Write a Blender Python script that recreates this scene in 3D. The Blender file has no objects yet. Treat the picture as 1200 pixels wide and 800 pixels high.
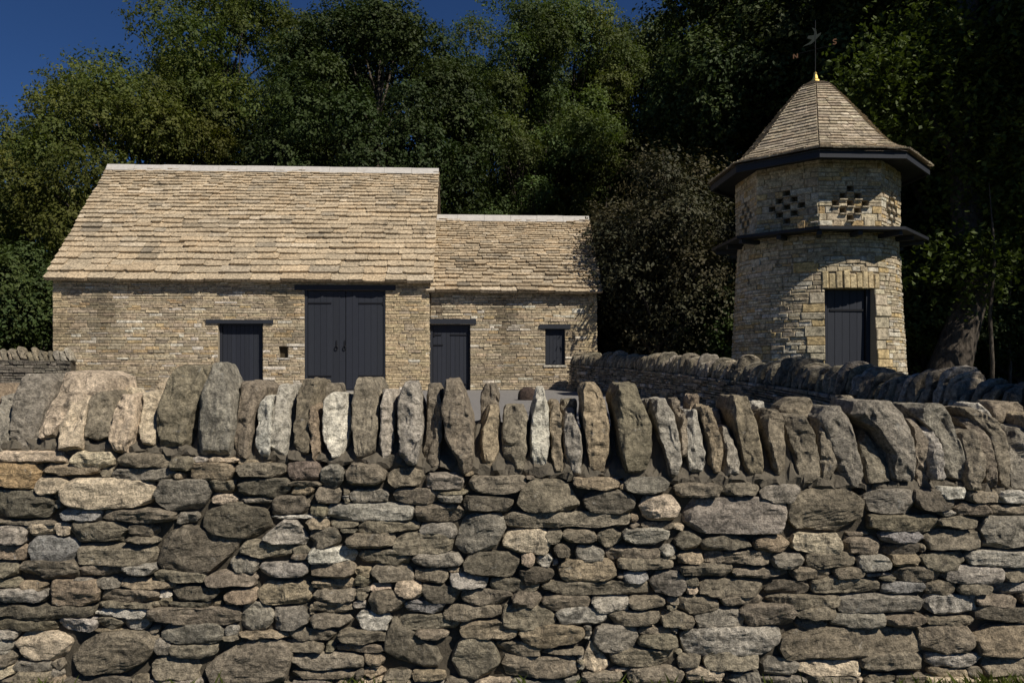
import bpy, math, random
import numpy as np
from mathutils import Vector

# ------------------------------------------------------------------ camera, light, exposure
sc = bpy.context.scene
EYE = 1.55
F = 893.0            # focal length in pixels of the 1200 px wide photograph
HZ = 430.0           # horizon row
cam_d = bpy.data.cameras.new('camera'); cam = bpy.data.objects.new('camera', cam_d)
sc.collection.objects.link(cam); sc.camera = cam
cam.location = (0, 0, EYE); cam.rotation_euler = (math.pi/2, 0, 0)
cam_d.sensor_width = 36; cam_d.lens = 36*F/1200; cam_d.shift_y = (HZ-400)/1200
cam_d.clip_start = .1; cam_d.clip_end = 2000

SUN_AZ = math.radians(46)      # to the right of straight behind the camera
SUN_EL = math.radians(47)
sdir = Vector((math.sin(SUN_AZ)*math.cos(SUN_EL), -math.cos(SUN_AZ)*math.cos(SUN_EL), math.sin(SUN_EL)))
sun_d = bpy.data.lights.new('sun', 'SUN'); sun = bpy.data.objects.new('sun', sun_d)
sc.collection.objects.link(sun)
sun_d.energy = 5.0; sun_d.angle = math.radians(.53); sun_d.color = (1, .93, .82)
sun.rotation_euler = sdir.to_track_quat('Z', 'Y').to_euler(); sun.location = (20, -20, 30)
w = bpy.data.worlds.new('World'); sc.world = w; w.use_nodes = True
nt = w.node_tree; nt.nodes.clear()
sky = nt.nodes.new('ShaderNodeTexSky'); sky.sky_type = 'NISHITA'; sky.sun_disc = False
sky.sun_elevation = SUN_EL; sky.sun_rotation = math.atan2(sdir.x, sdir.y)
sky.altitude = 2500; sky.air_density = 1.0; sky.dust_density = 0.0; sky.ozone_density = 4.0
bg = nt.nodes.new('ShaderNodeBackground'); bg.inputs[1].default_value = .05
wo = nt.nodes.new('ShaderNodeOutputWorld')
pol = nt.nodes.new('ShaderNodeMix'); pol.data_type = 'RGBA'; pol.blend_type = 'MULTIPLY'; pol.inputs[0].default_value = 1
pol.inputs[7].default_value = (.46, .69, 1.0, 1)      # a polarised, deep blue sky
nt.links.new(sky.outputs[0], pol.inputs[6]); nt.links.new(pol.outputs[2], bg.inputs[0]); nt.links.new(bg.outputs[0], wo.inputs[0])
sc.view_settings.view_transform = 'Standard'; sc.view_settings.look = 'None'
sc.view_settings.exposure = 0.0; sc.view_settings.gamma = 1
sc.cycles.max_bounces = 5; sc.cycles.diffuse_bounces = 3; sc.cycles.transparent_max_bounces = 4

rng = np.random.default_rng(7); random.seed(7)
def uni(a, b): return float(rng.uniform(a, b))

# ------------------------------------------------------------------ helpers
def P(px, py, Y): return np.array(((px-600)/F*Y, Y, EYE+(HZ-py)/F*Y))

class MB:
    def __init__(s): s.v = []; s.f = []; s.c = []; s.n = 0
    def add(s, v, f, c=(1, 1, 1)):
        v = np.asarray(v, float).reshape(-1, 3)
        c = np.asarray(c, float)
        if c.ndim == 1: c = np.tile(c, (len(v), 1))
        s.v.append(v); s.c.append(c)
        s.f.append(np.asarray(f, np.int64)+s.n); s.n += len(v)
    def build(s, name, mat, parent=None, smooth=False, **tags):
        V = np.concatenate(s.v); C = np.concatenate(s.c)
        if parent is not None: V = V-np.array(parent_loc(parent))
        me = bpy.data.meshes.new(name)
        me.vertices.add(len(V)); me.vertices.foreach_set('co', V.ravel())
        loops = []; starts = []; tot = 0
        for f in s.f:
            k = f.shape[1]; loops.append(f.ravel())
            starts.append(tot+np.arange(len(f))*k); tot += f.size
        L = np.concatenate(loops); S = np.concatenate(starts)
        me.loops.add(len(L)); me.loops.foreach_set('vertex_index', L.astype(np.int32))
        me.polygons.add(len(S)); me.polygons.foreach_set('loop_start', S.astype(np.int32))
        me.update(calc_edges=True)
        me.polygons.foreach_set('use_smooth', np.full(len(S), bool(smooth)))
        at = me.color_attributes.new('tint', 'FLOAT_COLOR', 'POINT')
        at.data.foreach_set('color', np.concatenate([C, np.ones((len(C), 1))], 1).astype(np.float32).ravel())
        me.materials.append(mat); me.validate()
        o = bpy.data.objects.new(name, me); sc.collection.objects.link(o)
        if parent is not None: o.parent = parent
        for k, v in tags.items(): o[k] = v
        return o
def parent_loc(p):
    l = Vector(p.location)
    while p.parent: p = p.parent; l += Vector(p.location)
    return l
def empty(name, loc, **tags):
    o = bpy.data.objects.new(name, None); sc.collection.objects.link(o); o.location = loc
    for k, v in tags.items(): o[k] = v
    return o

BOXF = np.array([(0,1,2,3),(7,6,5,4),(0,4,5,1),(1,5,6,2),(2,6,7,3),(3,7,4,0)])
def box8(mb, p, c=(1,1,1)):   # p: 8 points, 0-3 front ring ccw seen from outside, 4-7 rear
    mb.add(p, BOXF, c)
def obox(mb, o, ax, ay, az, c=(1,1,1)):   # corner + three edge vectors
    o = np.array(o, float); ax = np.array(ax, float); ay = np.array(ay, float); az = np.array(az, float)
    if np.dot(np.cross(ax, ay), az) < 0: o = o+ay; ay = -ay
    box8(mb, [o, o+ax, o+ax+az, o+az, o+ay, o+ax+ay, o+ax+ay+az, o+ay+az], c)
def tube(mb, pts, rad, n=8, c=(1,1,1), cap=True):
    pts = np.array(pts, float); m = len(pts); V = []
    for i in range(m):
        t = pts[min(i+1, m-1)]-pts[max(i-1, 0)]; t /= np.linalg.norm(t)+1e-9
        a = np.cross(t, (0.13, .97, .2)); a /= np.linalg.norm(a)+1e-9; b = np.cross(t, a)
        for k in range(n):
            th = 2*math.pi*k/n; V.append(pts[i]+rad[i]*(math.cos(th)*a+math.sin(th)*b))
    f = [(i*n+k, i*n+(k+1) % n, (i+1)*n+(k+1) % n, (i+1)*n+k) for i in range(m-1) for k in range(n)]
    mb.add(V, f, c)
    if cap:
        mb.add([V[k] for k in range(n)], [tuple(range(n))[::-1]], c); mb.add(V[-n:], [tuple(range(n))], c)

# vectorised value noise
_H = rng.random((64, 64, 64))
def vn(p):
    i = np.floor(p).astype(int); f = p-i; f = f*f*(3-2*f); i = i & 63; j = (i+1) & 63
    x0, y0, z0 = i.T; x1, y1, z1 = j.T; fx, fy, fz = f.T
    a = _H[x0,y0,z0]*(1-fx)+_H[x1,y0,z0]*fx; b = _H[x0,y1,z0]*(1-fx)+_H[x1,y1,z0]*fx
    c = _H[x0,y0,z1]*(1-fx)+_H[x1,y0,z1]*fx; d = _H[x0,y1,z1]*(1-fx)+_H[x1,y1,z1]*fx
    return ((a*(1-fy)+b*fy)*(1-fz)+(c*(1-fy)+d*fy)*fz)*2-1
def fbm(p, o=3):
    s = 0; a = 1
    for k in range(o): s = s+a*vn(p*2**k+17.3*k); a *= .5
    return s

# ------------------------------------------------------------------ materials
def mat(name): 
    m = bpy.data.materials.new(name); m.use_nodes = True; t = m.node_tree
    b = t.nodes['Principled BSDF']; b.inputs['Specular IOR Level'].default_value = .25
    return m, t, b
def N(t, typ, **kw):
    n = t.nodes.new(typ)
    for k, v in kw.items():
        if k in n.inputs: n.inputs[k].default_value = v
        else: setattr(n, k, v)
    return n
def mixc(t, fac, a, b, mode='MIX'):
    m = t.nodes.new('ShaderNodeMix'); m.data_type = 'RGBA'; m.blend_type = mode
    for s, v in ((0, fac), (6, a), (7, b)):
        if isinstance(v, bpy.types.NodeSocket): t.links.new(v, m.inputs[s])
        else: m.inputs[s].default_value = v if s == 0 else (*v, 1)
    return m.outputs[2]
def ramp(t, src, stops):
    r = t.nodes.new('ShaderNodeValToRGB'); t.links.new(src, r.inputs[0])
    e = r.color_ramp.elements
    e[0].position, e[1].position = stops[0][0], stops[1][0]
    for k, (p, v) in enumerate(stops):
        if k > 1: e.new(p)
        e[k].color = (v, v, v, 1) if not hasattr(v, '__len__') else (*v, 1)
    return r.outputs[0]
def noise(t, co, s, d=6, r=.6, dist=0):
    n = N(t, 'ShaderNodeTexNoise', Scale=s, Detail=d, Roughness=r, Distortion=dist); t.links.new(co, n.inputs['Vector'])
    return n.outputs[0]
def coords(t): return t.nodes.new('ShaderNodeTexCoord').outputs['Object']
def tint(t): return N(t, 'ShaderNodeVertexColor', layer_name='tint').outputs[0]
def bump(t, b, srcs):
    prev = None
    for h, dist, st in srcs:
        bp = N(t, 'ShaderNodeBump', Strength=st, Distance=dist); t.links.new(h, bp.inputs['Height'])
        if prev: t.links.new(prev, bp.inputs['Normal'])
        prev = bp.outputs[0]
    t.links.new(prev, b.inputs['Normal'])

def stone_mat(name, lo=.62, hi=1.3, s1=7, s2=45, lichen=(.5, .49, .45), lich=.62, b1=.02, b2=.006, fine=130, dark=.35):
    m, t, b = mat(name); co = coords(t); c = tint(t)
    n1 = noise(t, co, s1, 5, .6, .5); n2 = noise(t, co, s2, 6, .7); n3 = noise(t, co, fine, 3, .7)
    c = mixc(t, 1, c, ramp(t, n1, [(.25, lo), (.75, hi)]), 'MULTIPLY')
    c = mixc(t, 1, c, ramp(t, n2, [(.33, .45), (.5, 1.0), (.67, 1.6)]), 'MULTIPLY')
    c = mixc(t, 1, c, ramp(t, n3, [(.3, .62), (.5, 1.0), (.7, 1.35)]), 'MULTIPLY')
    n4 = noise(t, co, s1*2.6, 8, .72, .3)
    c = mixc(t, ramp(t, n4, [(lich, 0), (lich+.1, .6)]), c, lichen)
    n5 = noise(t, co, s1*1.7, 8, .75, .8)
    c = mixc(t, ramp(t, n5, [(dark, .75), (dark+.1, 0)]), c, (.035, .033, .028))
    t.links.new(c, b.inputs['Base Color']); b.inputs['Roughness'].default_value = .93
    bump(t, b, [(n2, b1, .7), (n3, b2, .8)])
    return m
M_field = stone_mat('field_stone', s1=6, s2=40, b1=.03, b2=.010, fine=140)
M_far = stone_mat('far_wall_stone', s1=3, s2=18, b1=.03, b2=.01, fine=60, lich=.66)
M_block = stone_mat('barn_stone', lo=.8, hi=1.15, s1=1.2, s2=14, lichen=(.5, .43, .32), lich=.66, b1=.02, b2=.008, fine=60, dark=.30)
M_tile = stone_mat('roof_stone', lo=.8, hi=1.2, s1=1.4, s2=16, lichen=(.42, .36, .29), lich=.64, b1=.015, b2=.006, fine=60, dark=.32)

def mortar_mat(name, col, s=30):
    m, t, b = mat(name); co = coords(t); n = noise(t, co, s, 6, .7)
    t.links.new(mixc(t, n, tuple(x*.6 for x in col), tuple(x*1.3 for x in col)), b.inputs['Base Color'])
    b.inputs['Roughness'].default_value = 1; bump(t, b, [(n, .02, .8)])
    return m
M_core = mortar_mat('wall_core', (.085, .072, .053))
M_bed = mortar_mat('bed_mortar', (.125, .108, .082), 22)
M_mortar = mortar_mat('barn_mortar', (.37, .31, .22), 30)
M_ridge = mortar_mat('ridge_stone', (.52, .49, .45), 9)

def wood_mat(name, col):
    m, t, b = mat(name); co = coords(t)
    mp = N(t, 'ShaderNodeMapping'); mp.inputs['Scale'].default_value = (30, 30, 2); t.links.new(co, mp.inputs[0])
    n = noise(t, mp.outputs[0], 3, 6, .65); c = mixc(t, 1, tint(t), ramp(t, n, [(.3, .85), (.7, 1.15)]), 'MULTIPLY')
    c = mixc(t, 1, c, col, 'MULTIPLY'); t.links.new(c, b.inputs['Base Color']); b.inputs['Roughness'].default_value = .62
    bump(t, b, [(n, .004, .5)])
    return m
M_door = wood_mat('blue_black_paint', (.026, .029, .038))
M_fascia = wood_mat('fascia_paint', (.027, .030, .038))
def plain(name, col, r=.5, metal=0):
    m, t, b = mat(name); n = noise(t, coords(t), 20, 4)
    t.links.new(mixc(t, n, tuple(x*.75 for x in col), tuple(x*1.2 for x in col)), b.inputs['Base Color'])
    b.inputs['Roughness'].default_value = r; b.inputs['Metallic'].default_value = metal
    return m
M_iron = plain('black_iron', (.012, .012, .014), .5)
M_gold = plain('gilding', (.95, .68, .22), .42, 1)
M_copper = plain('copper_letters', (.28, .15, .08), .5)
M_verd = plain('weathered_copper', (.06, .07, .055), .6)
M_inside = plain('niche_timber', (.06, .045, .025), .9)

def leaf_mat(name, col, tr=.35):
    m, t, b = mat(name); c = mixc(t, 1, tint(t), col, 'MULTIPLY')
    oi = t.nodes.new('ShaderNodeObjectInfo')
    c = mixc(t, 1, c, ramp(t, oi.outputs['Random'], [(0, (.85, .9, .9)), (1, (1.15, 1.05, 1.0))]), 'MULTIPLY')
    t.links.new(c, b.inputs['Base Color']); b.inputs['Roughness'].default_value = .6; b.inputs['Specular IOR Level'].default_value = .2
    tl = N(t, 'ShaderNodeBsdfTranslucent'); t.links.new(mixc(t, 1, c, (1.1, 1.2, .5), 'MULTIPLY'), tl.inputs[0])
    mx = N(t, 'ShaderNodeMixShader'); mx.inputs[0].default_value = tr
    t.links.new(b.outputs[0], mx.inputs[1]); t.links.new(tl.outputs[0], mx.inputs[2])
    t.links.new(mx.outputs[0], t.nodes['Material Output'].inputs[0])
    return m
L_locust = leaf_mat('locust_leaves', (.10, .12, .028))
L_maple = leaf_mat('maple_leaves', (.033, .050, .013), .2)
L_birch = leaf_mat('birch_leaves', (.10, .13, .042))
L_dark = leaf_mat('forest_leaves', (.056, .078, .023), .25)
L_grey = leaf_mat('cedar_leaves', (.046, .047, .025), .15)
L_grass = leaf_mat('grass_blades', (.09, .13, .03))
def bark_mat():
    m, t, b = mat('bark'); co = coords(t)
    mp = N(t, 'ShaderNodeMapping'); mp.inputs['Scale'].default_value = (1, 1, .25); t.links.new(co, mp.inputs[0])
    n = noise(t, mp.outputs[0], 9, 6, .7)
    t.links.new(ramp(t, n, [(.3, (.025, .02, .016)), (.7, (.14, .115, .09))]), b.inputs['Base Color'])
    b.inputs['Roughness'].default_value = .95; bump(t, b, [(n, .08, 1)])
    return m
M_bark = bark_mat()

# ------------------------------------------------------------------ ground
def ground_z(x, y):
    t = np.clip((y-4.6)/8, 0, 1); t = t*t*(3-2*t)
    return .84*t
def build_ground():
    xs = np.concatenate([[-900, -300, -100, -50], np.linspace(-30, 30, 61), [50, 100, 300, 900]])
    ys = np.concatenate([[-900, -100, -20, -5], np.linspace(0, 40, 81), [60, 100, 300, 900]])
    X, Y = np.meshgrid(xs, ys); Z = ground_z(X, Y)
    V = np.stack([X, Y, Z], -1).reshape(-1, 3); nx = len(xs)
    f = [(j*nx+i, j*nx+i+1, (j+1)*nx+i+1, (j+1)*nx+i) for j in range(len(ys)-1) for i in range(nx-1)]
    m, t, b = mat('gravel_and_soil'); co = coords(t)
    n = noise(t, co, 60, 5, .8); n2 = noise(t, co, .7, 4)
    grav = mixc(t, ramp(t, n, [(.3, 0), (.7, 1)]), (.13, .122, .115), (.29, .275, .26))
    grass = mixc(t, noise(t, co, 25, 6, .8), (.02, .028, .008), (.07, .075, .03))
    sx = N(t, 'ShaderNodeSeparateXYZ'); t.links.new(co, sx.inputs[0])
    def step(sock, a, bb):
        r = N(t, 'ShaderNodeMapRange'); t.links.new(sock, r.inputs[0]); r.inputs[1].default_value = a; r.inputs[2].default_value = bb
        return r.outputs[0]
    def mul(a, c):
        q = N(t, 'ShaderNodeMath', operation='MULTIPLY'); t.links.new(a, q.inputs[0]); t.links.new(c, q.inputs[1]); return q.outputs[0]
    k = mul(mul(step(sx.outputs[1], 4.3, 4.5), step(sx.outputs[1], 24.5, 24)), mul(step(sx.outputs[0], 4.4, 4.0), step(sx.outputs[0], -17, -16)))
    t.links.new(mixc(t, k, grass, grav), b.inputs['Base Color']); b.inputs['Roughness'].default_value = 1
    bump(t, b, [(n, .02, .8)])
    mb = MB(); mb.add(V, f); o = mb.build('ground', m, smooth=True); o['kind'] = 'structure'
build_ground()

# ------------------------------------------------------------------ stone shapes
def cube_grid(nu, nv, nw):
    """surface of [-1,1]^3: u along x, v along z, w along y (-1 = front)."""
    V = []; Fc = []; base = 0
    def face(fn, a, b):
        nonlocal base
        A, B = np.meshgrid(np.linspace(-1, 1, a+1), np.linspace(-1, 1, b+1))
        V.append(fn(A.ravel(), B.ravel()))
        i = np.arange(a)[None, :]+(a+1)*np.arange(b)[:, None]; i = i.ravel()+base
        Fc.append(np.stack([i, i+1, i+a+2, i+a+1], 1)); base += (a+1)*(b+1)
    o = lambda A: np.ones_like(A)
    face(lambda A, B: np.stack([A, -o(A), B], 1), nu, nv)          # front
    face(lambda A, B: np.stack([-A, o(A), B], 1), nu, nv)          # back
    face(lambda A, B: np.stack([A, B, o(A)], 1), nu, nw)           # top
    face(lambda A, B: np.stack([A, -B, -o(A)], 1), nu, nw)         # bottom
    face(lambda A, B: np.stack([o(A), A, B], 1), nw, nv)           # right
    face(lambda A, B: np.stack([-o(A), -A, B], 1), nw, nv)         # left
    V = np.concatenate(V); Fc = np.concatenate(Fc)
    key = np.round(V*1e5).astype(np.int64); _, idx, inv = np.unique(key, axis=0, return_index=True, return_inverse=True)
    return V[idx], inv.ravel()[Fc]
_cg = {}
def cg(a, b, c):
    k = (a, b, c)
    if k not in _cg: _cg[k] = cube_grid(*k)
    return _cg[k]

def rock_unit(nu, nv, nw, p=5, cuts=6, cmin=.78, seed=0, front=True):
    r = np.random.default_rng(seed); V, Fc = cg(nu, nv, nw)
    q = V/(np.sum(np.abs(V)**p, 1)**(1/p))[:, None]
    for k in range(cuts):
        n = r.normal(size=3)
        if front: n[1] = -abs(n[1])*1.2
        n /= np.linalg.norm(n); d = r.uniform(cmin, 1.02)*(.42+.58*np.sum(np.abs(n)))
        s = q@n-d; q = q-np.outer(np.maximum(s, 0), n)
    return q, Fc

def ysmooth(t): return t
def rock_rows(mb, rows, yb, yt, depth, col, seed, res=.011, amp=.012, p=5, cuts=6, cmin=.8, grow=1.05, skew=0):
    rows = sorted(rows, key=lambda r: -r[0])
    ys = np.array([r[0] for r in rows], float); xl = np.array([r[1] for r in rows], float); xr = np.array([r[2] for r in rows], float)
    W = (xr-xl).max()/F*yb; H = (ys[0]-ys[-1])/F*yb
    nu = int(np.clip(W/res, 4, 34)); nv = int(np.clip(H/res, 4, 44)); nw = int(np.clip(depth/res*.5, 4, 18))
    q, Fc = rock_unit(nu, nv, nw, p, cuts, cmin, seed)
    u, wv, v = q[:, 0]*grow, q[:, 1], q[:, 2]*grow
    t = (v+1)/2
    py = ys[0]+(ys[-1]-ys[0])*t
    L = np.interp(-py, -ys, xl); R = np.interp(-py, -ys, xr)
    px = (L+R)/2+u*(R-L)/2
    tc = np.clip(t, 0, 1)
    Yf = yb+(yt-yb)*tc**1.3
    dd = depth*(1-.25*tc)
    Y = Yf+(wv+1)/2*dd
    X = (px-600)/F*Yf+skew*(Y-Yf); Z = EYE+(HZ-py)/F*Yf
    V = np.stack([X, Y, Z], 1)
    off = seed*3.71
    s = 1/max(.05, min(W, H))
    d1 = np.stack([fbm(V*s*1.1+off+k*9.1, 3) for k in range(3)], 1)
    rg = (1-2*np.abs(vn(V*s*1.6+off)))[:, None]
    cdir = V-V.mean(0); cdir /= np.linalg.norm(cdir, axis=1)[:, None]+1e-9
    d2 = np.stack([fbm(V*34+off+k*5.3, 2) for k in range(3)], 1)
    st = vn(V*np.array((7, 7, 75))*(1 if W > H else .6)+off); st2 = fbm(V*17+off, 2)
    rr = np.random.default_rng(seed+5); tl = rr.uniform(-1, 1, 2)
    terr = fbm(V*np.array((7, 5, 13) if W > H else (12, 5, 6))+off, 2)*2.3; terr = np.floor(terr)+np.clip((terr-np.floor(terr)-.7)/.3, 0, 1)
    V = V+d1*amp*.6+d2*amp*.2-cdir*np.maximum(rg, 0)*amp*.4
    V[:, 1] += st*amp*.3+np.maximum(st2-.3, 0)*amp*1.2-terr*amp*.7+tl[0]*u*(min(.014, W*.07) if W > H else min(.032, W*.24))+tl[1]*v*min(.016, H*.15)
    mb.add(V, Fc, col)

PAL = dict(b=(.23, .20, .152), d=(.155, .137, .106), g=(.25, .228, .19), l=(.35, .325, .28), p=(.52, .49, .43),
           t=(.30, .245, .175), c=(.52, .44, .33), o=(.40, .285, .165), u=(.30, .29, .275), r=(.215, .17, .14), m=(.205, .18, .13),
           k=(.50, .41, .31))
PAL = {k: tuple(np.array(v)*np.array((1.10, 1.07, 1.02))) for k, v in PAL.items()}
def jit(c, a=.12):
    c = np.array(c)*uni(1-a, 1+a); return c*(1+rng.uniform(-.02, .02, 3))

# ------------------------------------------------------------------ the foreground wall
YF = 3.70
COURSES = """-5 78 529 543 c;80 130 531 549 c;-5 44 543 572 o;46 115 543 558 t;39 78 559 579 c;70 176 561 597 c;-5 62 575 610 d;65 118 596 612 u;118 200 596 614 b;80 146 612 638 b
31 89 629 660 u;-5 27 617 638 l;-5 30 640 658 t;90 181 639 663 b;182 280 616 671 d;181 245 564 599 g;235 316 590 631 d;247 278 580 593 c;203 232 601 614 g;137 195 532 548 b
131 203 549 564 g;195 225 535 552 b;215 272 543 565 t;274 332 544 560 b;276 338 560 583 d;242 274 564 578 b;306 359 609 641 l;362 398 620 643 d;280 341 634 656 b;317 363 581 603 d
335 373 542 565 r;374 402 544 572 g;404 450 544 571 b;453 496 550 571 b;495 538 554 574 g;550 617 559 579 b;367 400 570 591 b;19 91 658 680 b;-5 18 659 677 b;91 138 662 676 b
139 180 664 676 l;180 240 668 684 b;241 299 672 688 b;266 301 654 672 g;302 359 659 678 l;359 402 660 678 b;-5 50 693 708 l;52 112 682 712 t;82 106 679 695 g;106 140 678 691 g
141 205 678 691 t;112 170 692 707 b;200 256 685 704 d;260 300 692 709 t;302 353 682 709 t;278 320 708 740 g;318 361 712 740 g;-5 108 709 727 d;188 278 714 734 b;186 260 731 759 g
30 80 741 775 c;72 180 742 792 b;235 341 752 802 b;178 198 749 769 g;197 253 755 772 b;175 235 769 796 b;340 410 766 787 b;330 378 750 765 b;339 392 736 752 b;360 405 720 736 b
398 484 590 611 l;486 545 591 613 b;460 513 572 591 b;423 456 573 589 g;607 679 563 599 b;543 598 581 600 d;672 726 561 574 t;689 745 575 603 d;734 786 559 578 g;752 798 582 612 c
531 592 602 648 g;594 738 600 619 b;589 645 620 650 c;610 628 648 665 k;491 534 613 633 l;432 490 610 625 b;405 462 625 643 b;461 530 627 650 b;482 542 650 665 g;543 610 648 677 d
420 480 645 664 b;434 487 661 684 b;487 525 666 684 b;526 572 672 690 l;462 494 683 702 k;494 541 686 708 d;542 600 690 710 b;575 632 678 695 b;608 649 666 685 d;654 722 658 684 t
700 730 619 642 b;731 772 620 639 l;660 700 622 638 b;639 659 621 638 b;649 669 636 656 d;674 709 640 659 g;710 760 642 658 b;725 778 656 670 b;730 761 670 684 u;762 805 670 700 g
637 760 681 699 b;600 636 696 714 b;635 692 697 716 b;693 738 699 718 l;737 783 699 714 b;430 474 695 720 b;474 520 702 720 u;416 458 717 739 p;395 456 740 755 b;450 520 725 786 d
467 538 720 739 b;486 525 739 750 b;521 588 710 727 b;538 606 730 752 t;588 650 711 741 b;522 585 742 794 b;588 662 768 794 b;652 712 712 733 l;714 774 716 735 b;695 749 734 766 g
610 685 734 760 t;684 716 751 789 c;718 778 761 783 b;740 802 783 802 b;580 635 752 770 b;690 730 788 802 b;749 795 745 761 b;775 810 716 735 b
803 923 585 625 g;924 1014 575 623 b;1017 1074 573 603 g;798 846 567 583 b;847 893 566 581 b;893 940 568 590 g;1074 1128 575 599 d;1100 1135 571 586 p;1136 1172 576 590 b;1174 1205 576 590 p
1122 1165 592 605 b;1166 1205 592 604 b;1027 1104 603 624 m;1105 1150 606 620 b;1035 1086 621 637 u;1087 1152 622 645 b;1153 1208 607 644 g;796 822 624 645 d;824 879 628 646 d;886 927 629 648 t
929 990 626 650 c;991 1036 629 650 b;1038 1078 637 651 d;827 907 646 663 b;906 945 650 667 g;946 1006 649 667 b;1007 1046 651 670 l;1047 1080 650 665 t;1082 1136 648 670 b;1137 1198 646 665 l
796 825 648 662 t;800 861 663 677 b;861 926 666 678 b;931 980 665 681 b;981 1015 667 680 b;1050 1105 663 684 b;1106 1179 665 684 l;1179 1205 666 683 b;834 897 679 700 b;898 950 680 699 d
951 1032 677 696 b;1035 1086 683 697 u;1086 1126 682 700 b;1127 1168 683 698 b;1168 1205 683 697 l;796 844 698 720 b;846 898 698 709 b;902 985 697 715 b;984 1082 698 720 g;1085 1147 697 722 l
1146 1184 699 713 b;815 873 713 741 g;870 935 709 735 b;937 984 713 727 b;977 1038 720 737 g;1039 1086 721 736 b;1087 1145 724 736 b;1145 1205 712 730 d;800 916 735 770 l;919 1086 738 774 m
1080 1146 734 769 b;1146 1208 735 772 t;826 891 765 788 b;892 938 770 792 g;936 1010 775 793 c;1010 1091 766 790 b;1090 1153 767 783 l;1153 1205 772 795 b;796 822 770 783 b;805 850 783 800 c;796 814 722 740 b"""
SHAPES = {  # rows for stones whose outline is not a rounded slab
 (182,616): [(616,203,226),(624,196,262),(634,190,281),(646,186,272),(660,182,258),(671,194,248)],
 (450,725): [(725,458,464),(745,452,490),(762,451,512),(775,462,522),(786,490,518)],
 (531,602): [(603,545,590),(620,537,592),(640,532,580),(648,540,572)],
 (684,751): [(751,690,696),(765,686,706),(780,684,717),(789,690,708)],
 (72,742): [(742,115,180),(755,95,180),(775,75,168),(792,85,150)],
 (235,752): [(752,280,330),(765,258,340),(785,238,335),(802,236,330)],
 (607,563): [(563,622,662),(575,612,672),(590,607,679),(599,612,676)],
 (235,590): [(590,258,296),(600,240,312),(618,236,315),(631,250,296)],
 (306,609): [(609,330,345),(622,316,354),(632,306,359),(641,310,354)],
 (522,742): [(742,545,566),(755,534,578),(775,524,585),(794,530,572)],
 (919,738): [(738,935,1080),(748,922,1086),(762,919,1084),(774,925,1070)],
 (924,575): [(575,945,1000),(588,928,1014),(605,925,1012),(623,932,995)],
}
def topline(px): return float(np.interp(px, [-400, 0, 130, 200, 400, 600, 800, 1000, 1200, 1500], [532, 531, 533, 536, 546, 559, 567, 576, 584, 590]))

wall_root = empty('dry_stone_wall', (0, YF+.3, 0), label='long dry stone wall nearest the viewer with tall upright coping stones, filling the lower half', category='stone wall')
mb = MB(); stones = []
for s in COURSES.replace('\n', ';').split(';'):
    a = s.split(); stones.append((*map(float, a[:4]), a[4]))
X0, X1, CS = -420, 1560, 2
gx = (X1-X0)//CS; gy = (812-520)//CS
occ = np.zeros((gy, gx), bool)
for i in range(gx):
    tl = topline(X0+i*CS); occ[:max(0, int((tl-520)/CS)), i] = True
def mark(x0, x1, y0, y1, sh=0):
    a = max(0, int((x0+sh-X0)/CS)); b = int((x1-sh-X0)/CS); c = max(0, int((y0+sh-520)/CS)); d = int((y1-sh-520)/CS)
    occ[c:d+1, a:b+1] = True
for x0, x1, y0, y1, c in stones: mark(x0, x1, y0, y1)
def free(x0, x1, y0, y1):
    a = int((x0-X0)/CS); b = int((x1-X0)/CS); h = y1-y0; c = int((y0+h*.15-520)/CS); d = int((y1-h*.15-520)/CS)
    return 0 <= a and b < gx and c >= 0 and not occ[c:min(gy, d+1), a:b+1].any()
for n, (x0, x1, y0, y1, c) in enumerate(stones):      # stones reach out to their neighbours
    if (int(x0), int(y0)) in SHAPES: continue
    k = 0
    while k < 7 and free(x1+3, x1+6, y0, y1): x1 += 2; k += 1
    k = 0
    while k < 7 and free(x0-6, x0-3, y0, y1): x0 -= 2; k += 1
    stones[n] = (x0, x1, y0, y1, c); mark(x0, x1, y0, y1)
fill = []
for j in range(gy):
    for i in range(gx):
        if occ[j, i]: continue
        wmax = int(rng.integers(16, 44)); hmax = int(rng.integers(5, 9))
        if rng.random() < .05: hmax += 6; wmax += 4
        k = i
        while k < gx and k-i < wmax and not occ[j, k]: k += 1
        if k-i < 3: occ[j, i] = True; continue
        hmax = min(hmax, max(3, int((k-i)*.8)))
        h = 1
        while j+h < gy and h < hmax and not occ[j+h, i:k].any(): h += 1
        if h < 2: occ[j, i] = True
        if h >= 2:
            occ[j:j+h, i:k] = True
            fill.append((X0+i*CS-1.5, X0+k*CS+.5, 520+j*CS-1, 520+(j+h)*CS+.5, 'bbbbdgglbtbmbclpkt'[rng.integers(18)]))
for n, (x0, x1, y0, y1, c) in enumerate(stones+fill):
    tr = n < len(stones)
    rows = SHAPES.get((int(x0), int(y0)))
    if rows is None:
        hh = y1-y0; wd = x1-x0; k = min(hh*.35, wd*.25)
        rows = [(y0+uni(-1, 1), x0+k*uni(.1, 1), x1-k*uni(.1, 1)), (y0+hh*.4, x0+uni(-1, 1), x1+uni(-1, 1)), (y0+hh*.7, x0+k*uni(0, .5), x1-k*uni(0, .5)), (y1, x0+k*uni(.2, 1.2), x1-k*uni(.2, 1.2))]
    yb = YF+uni(-.013, .014)+(0 if tr else .008)
    off = x0 < -30 or x0 > 1230
    rock_rows(mb, rows, yb, yb+uni(-.006, .010), uni(.16, .24), jit(PAL[c]), 100+n, res=.02 if off else .0085, amp=.0080, p=13, cuts=9, cmin=.86, grow=1.055)
mb.build('stone_courses', M_field, wall_root, smooth=False)
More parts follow.
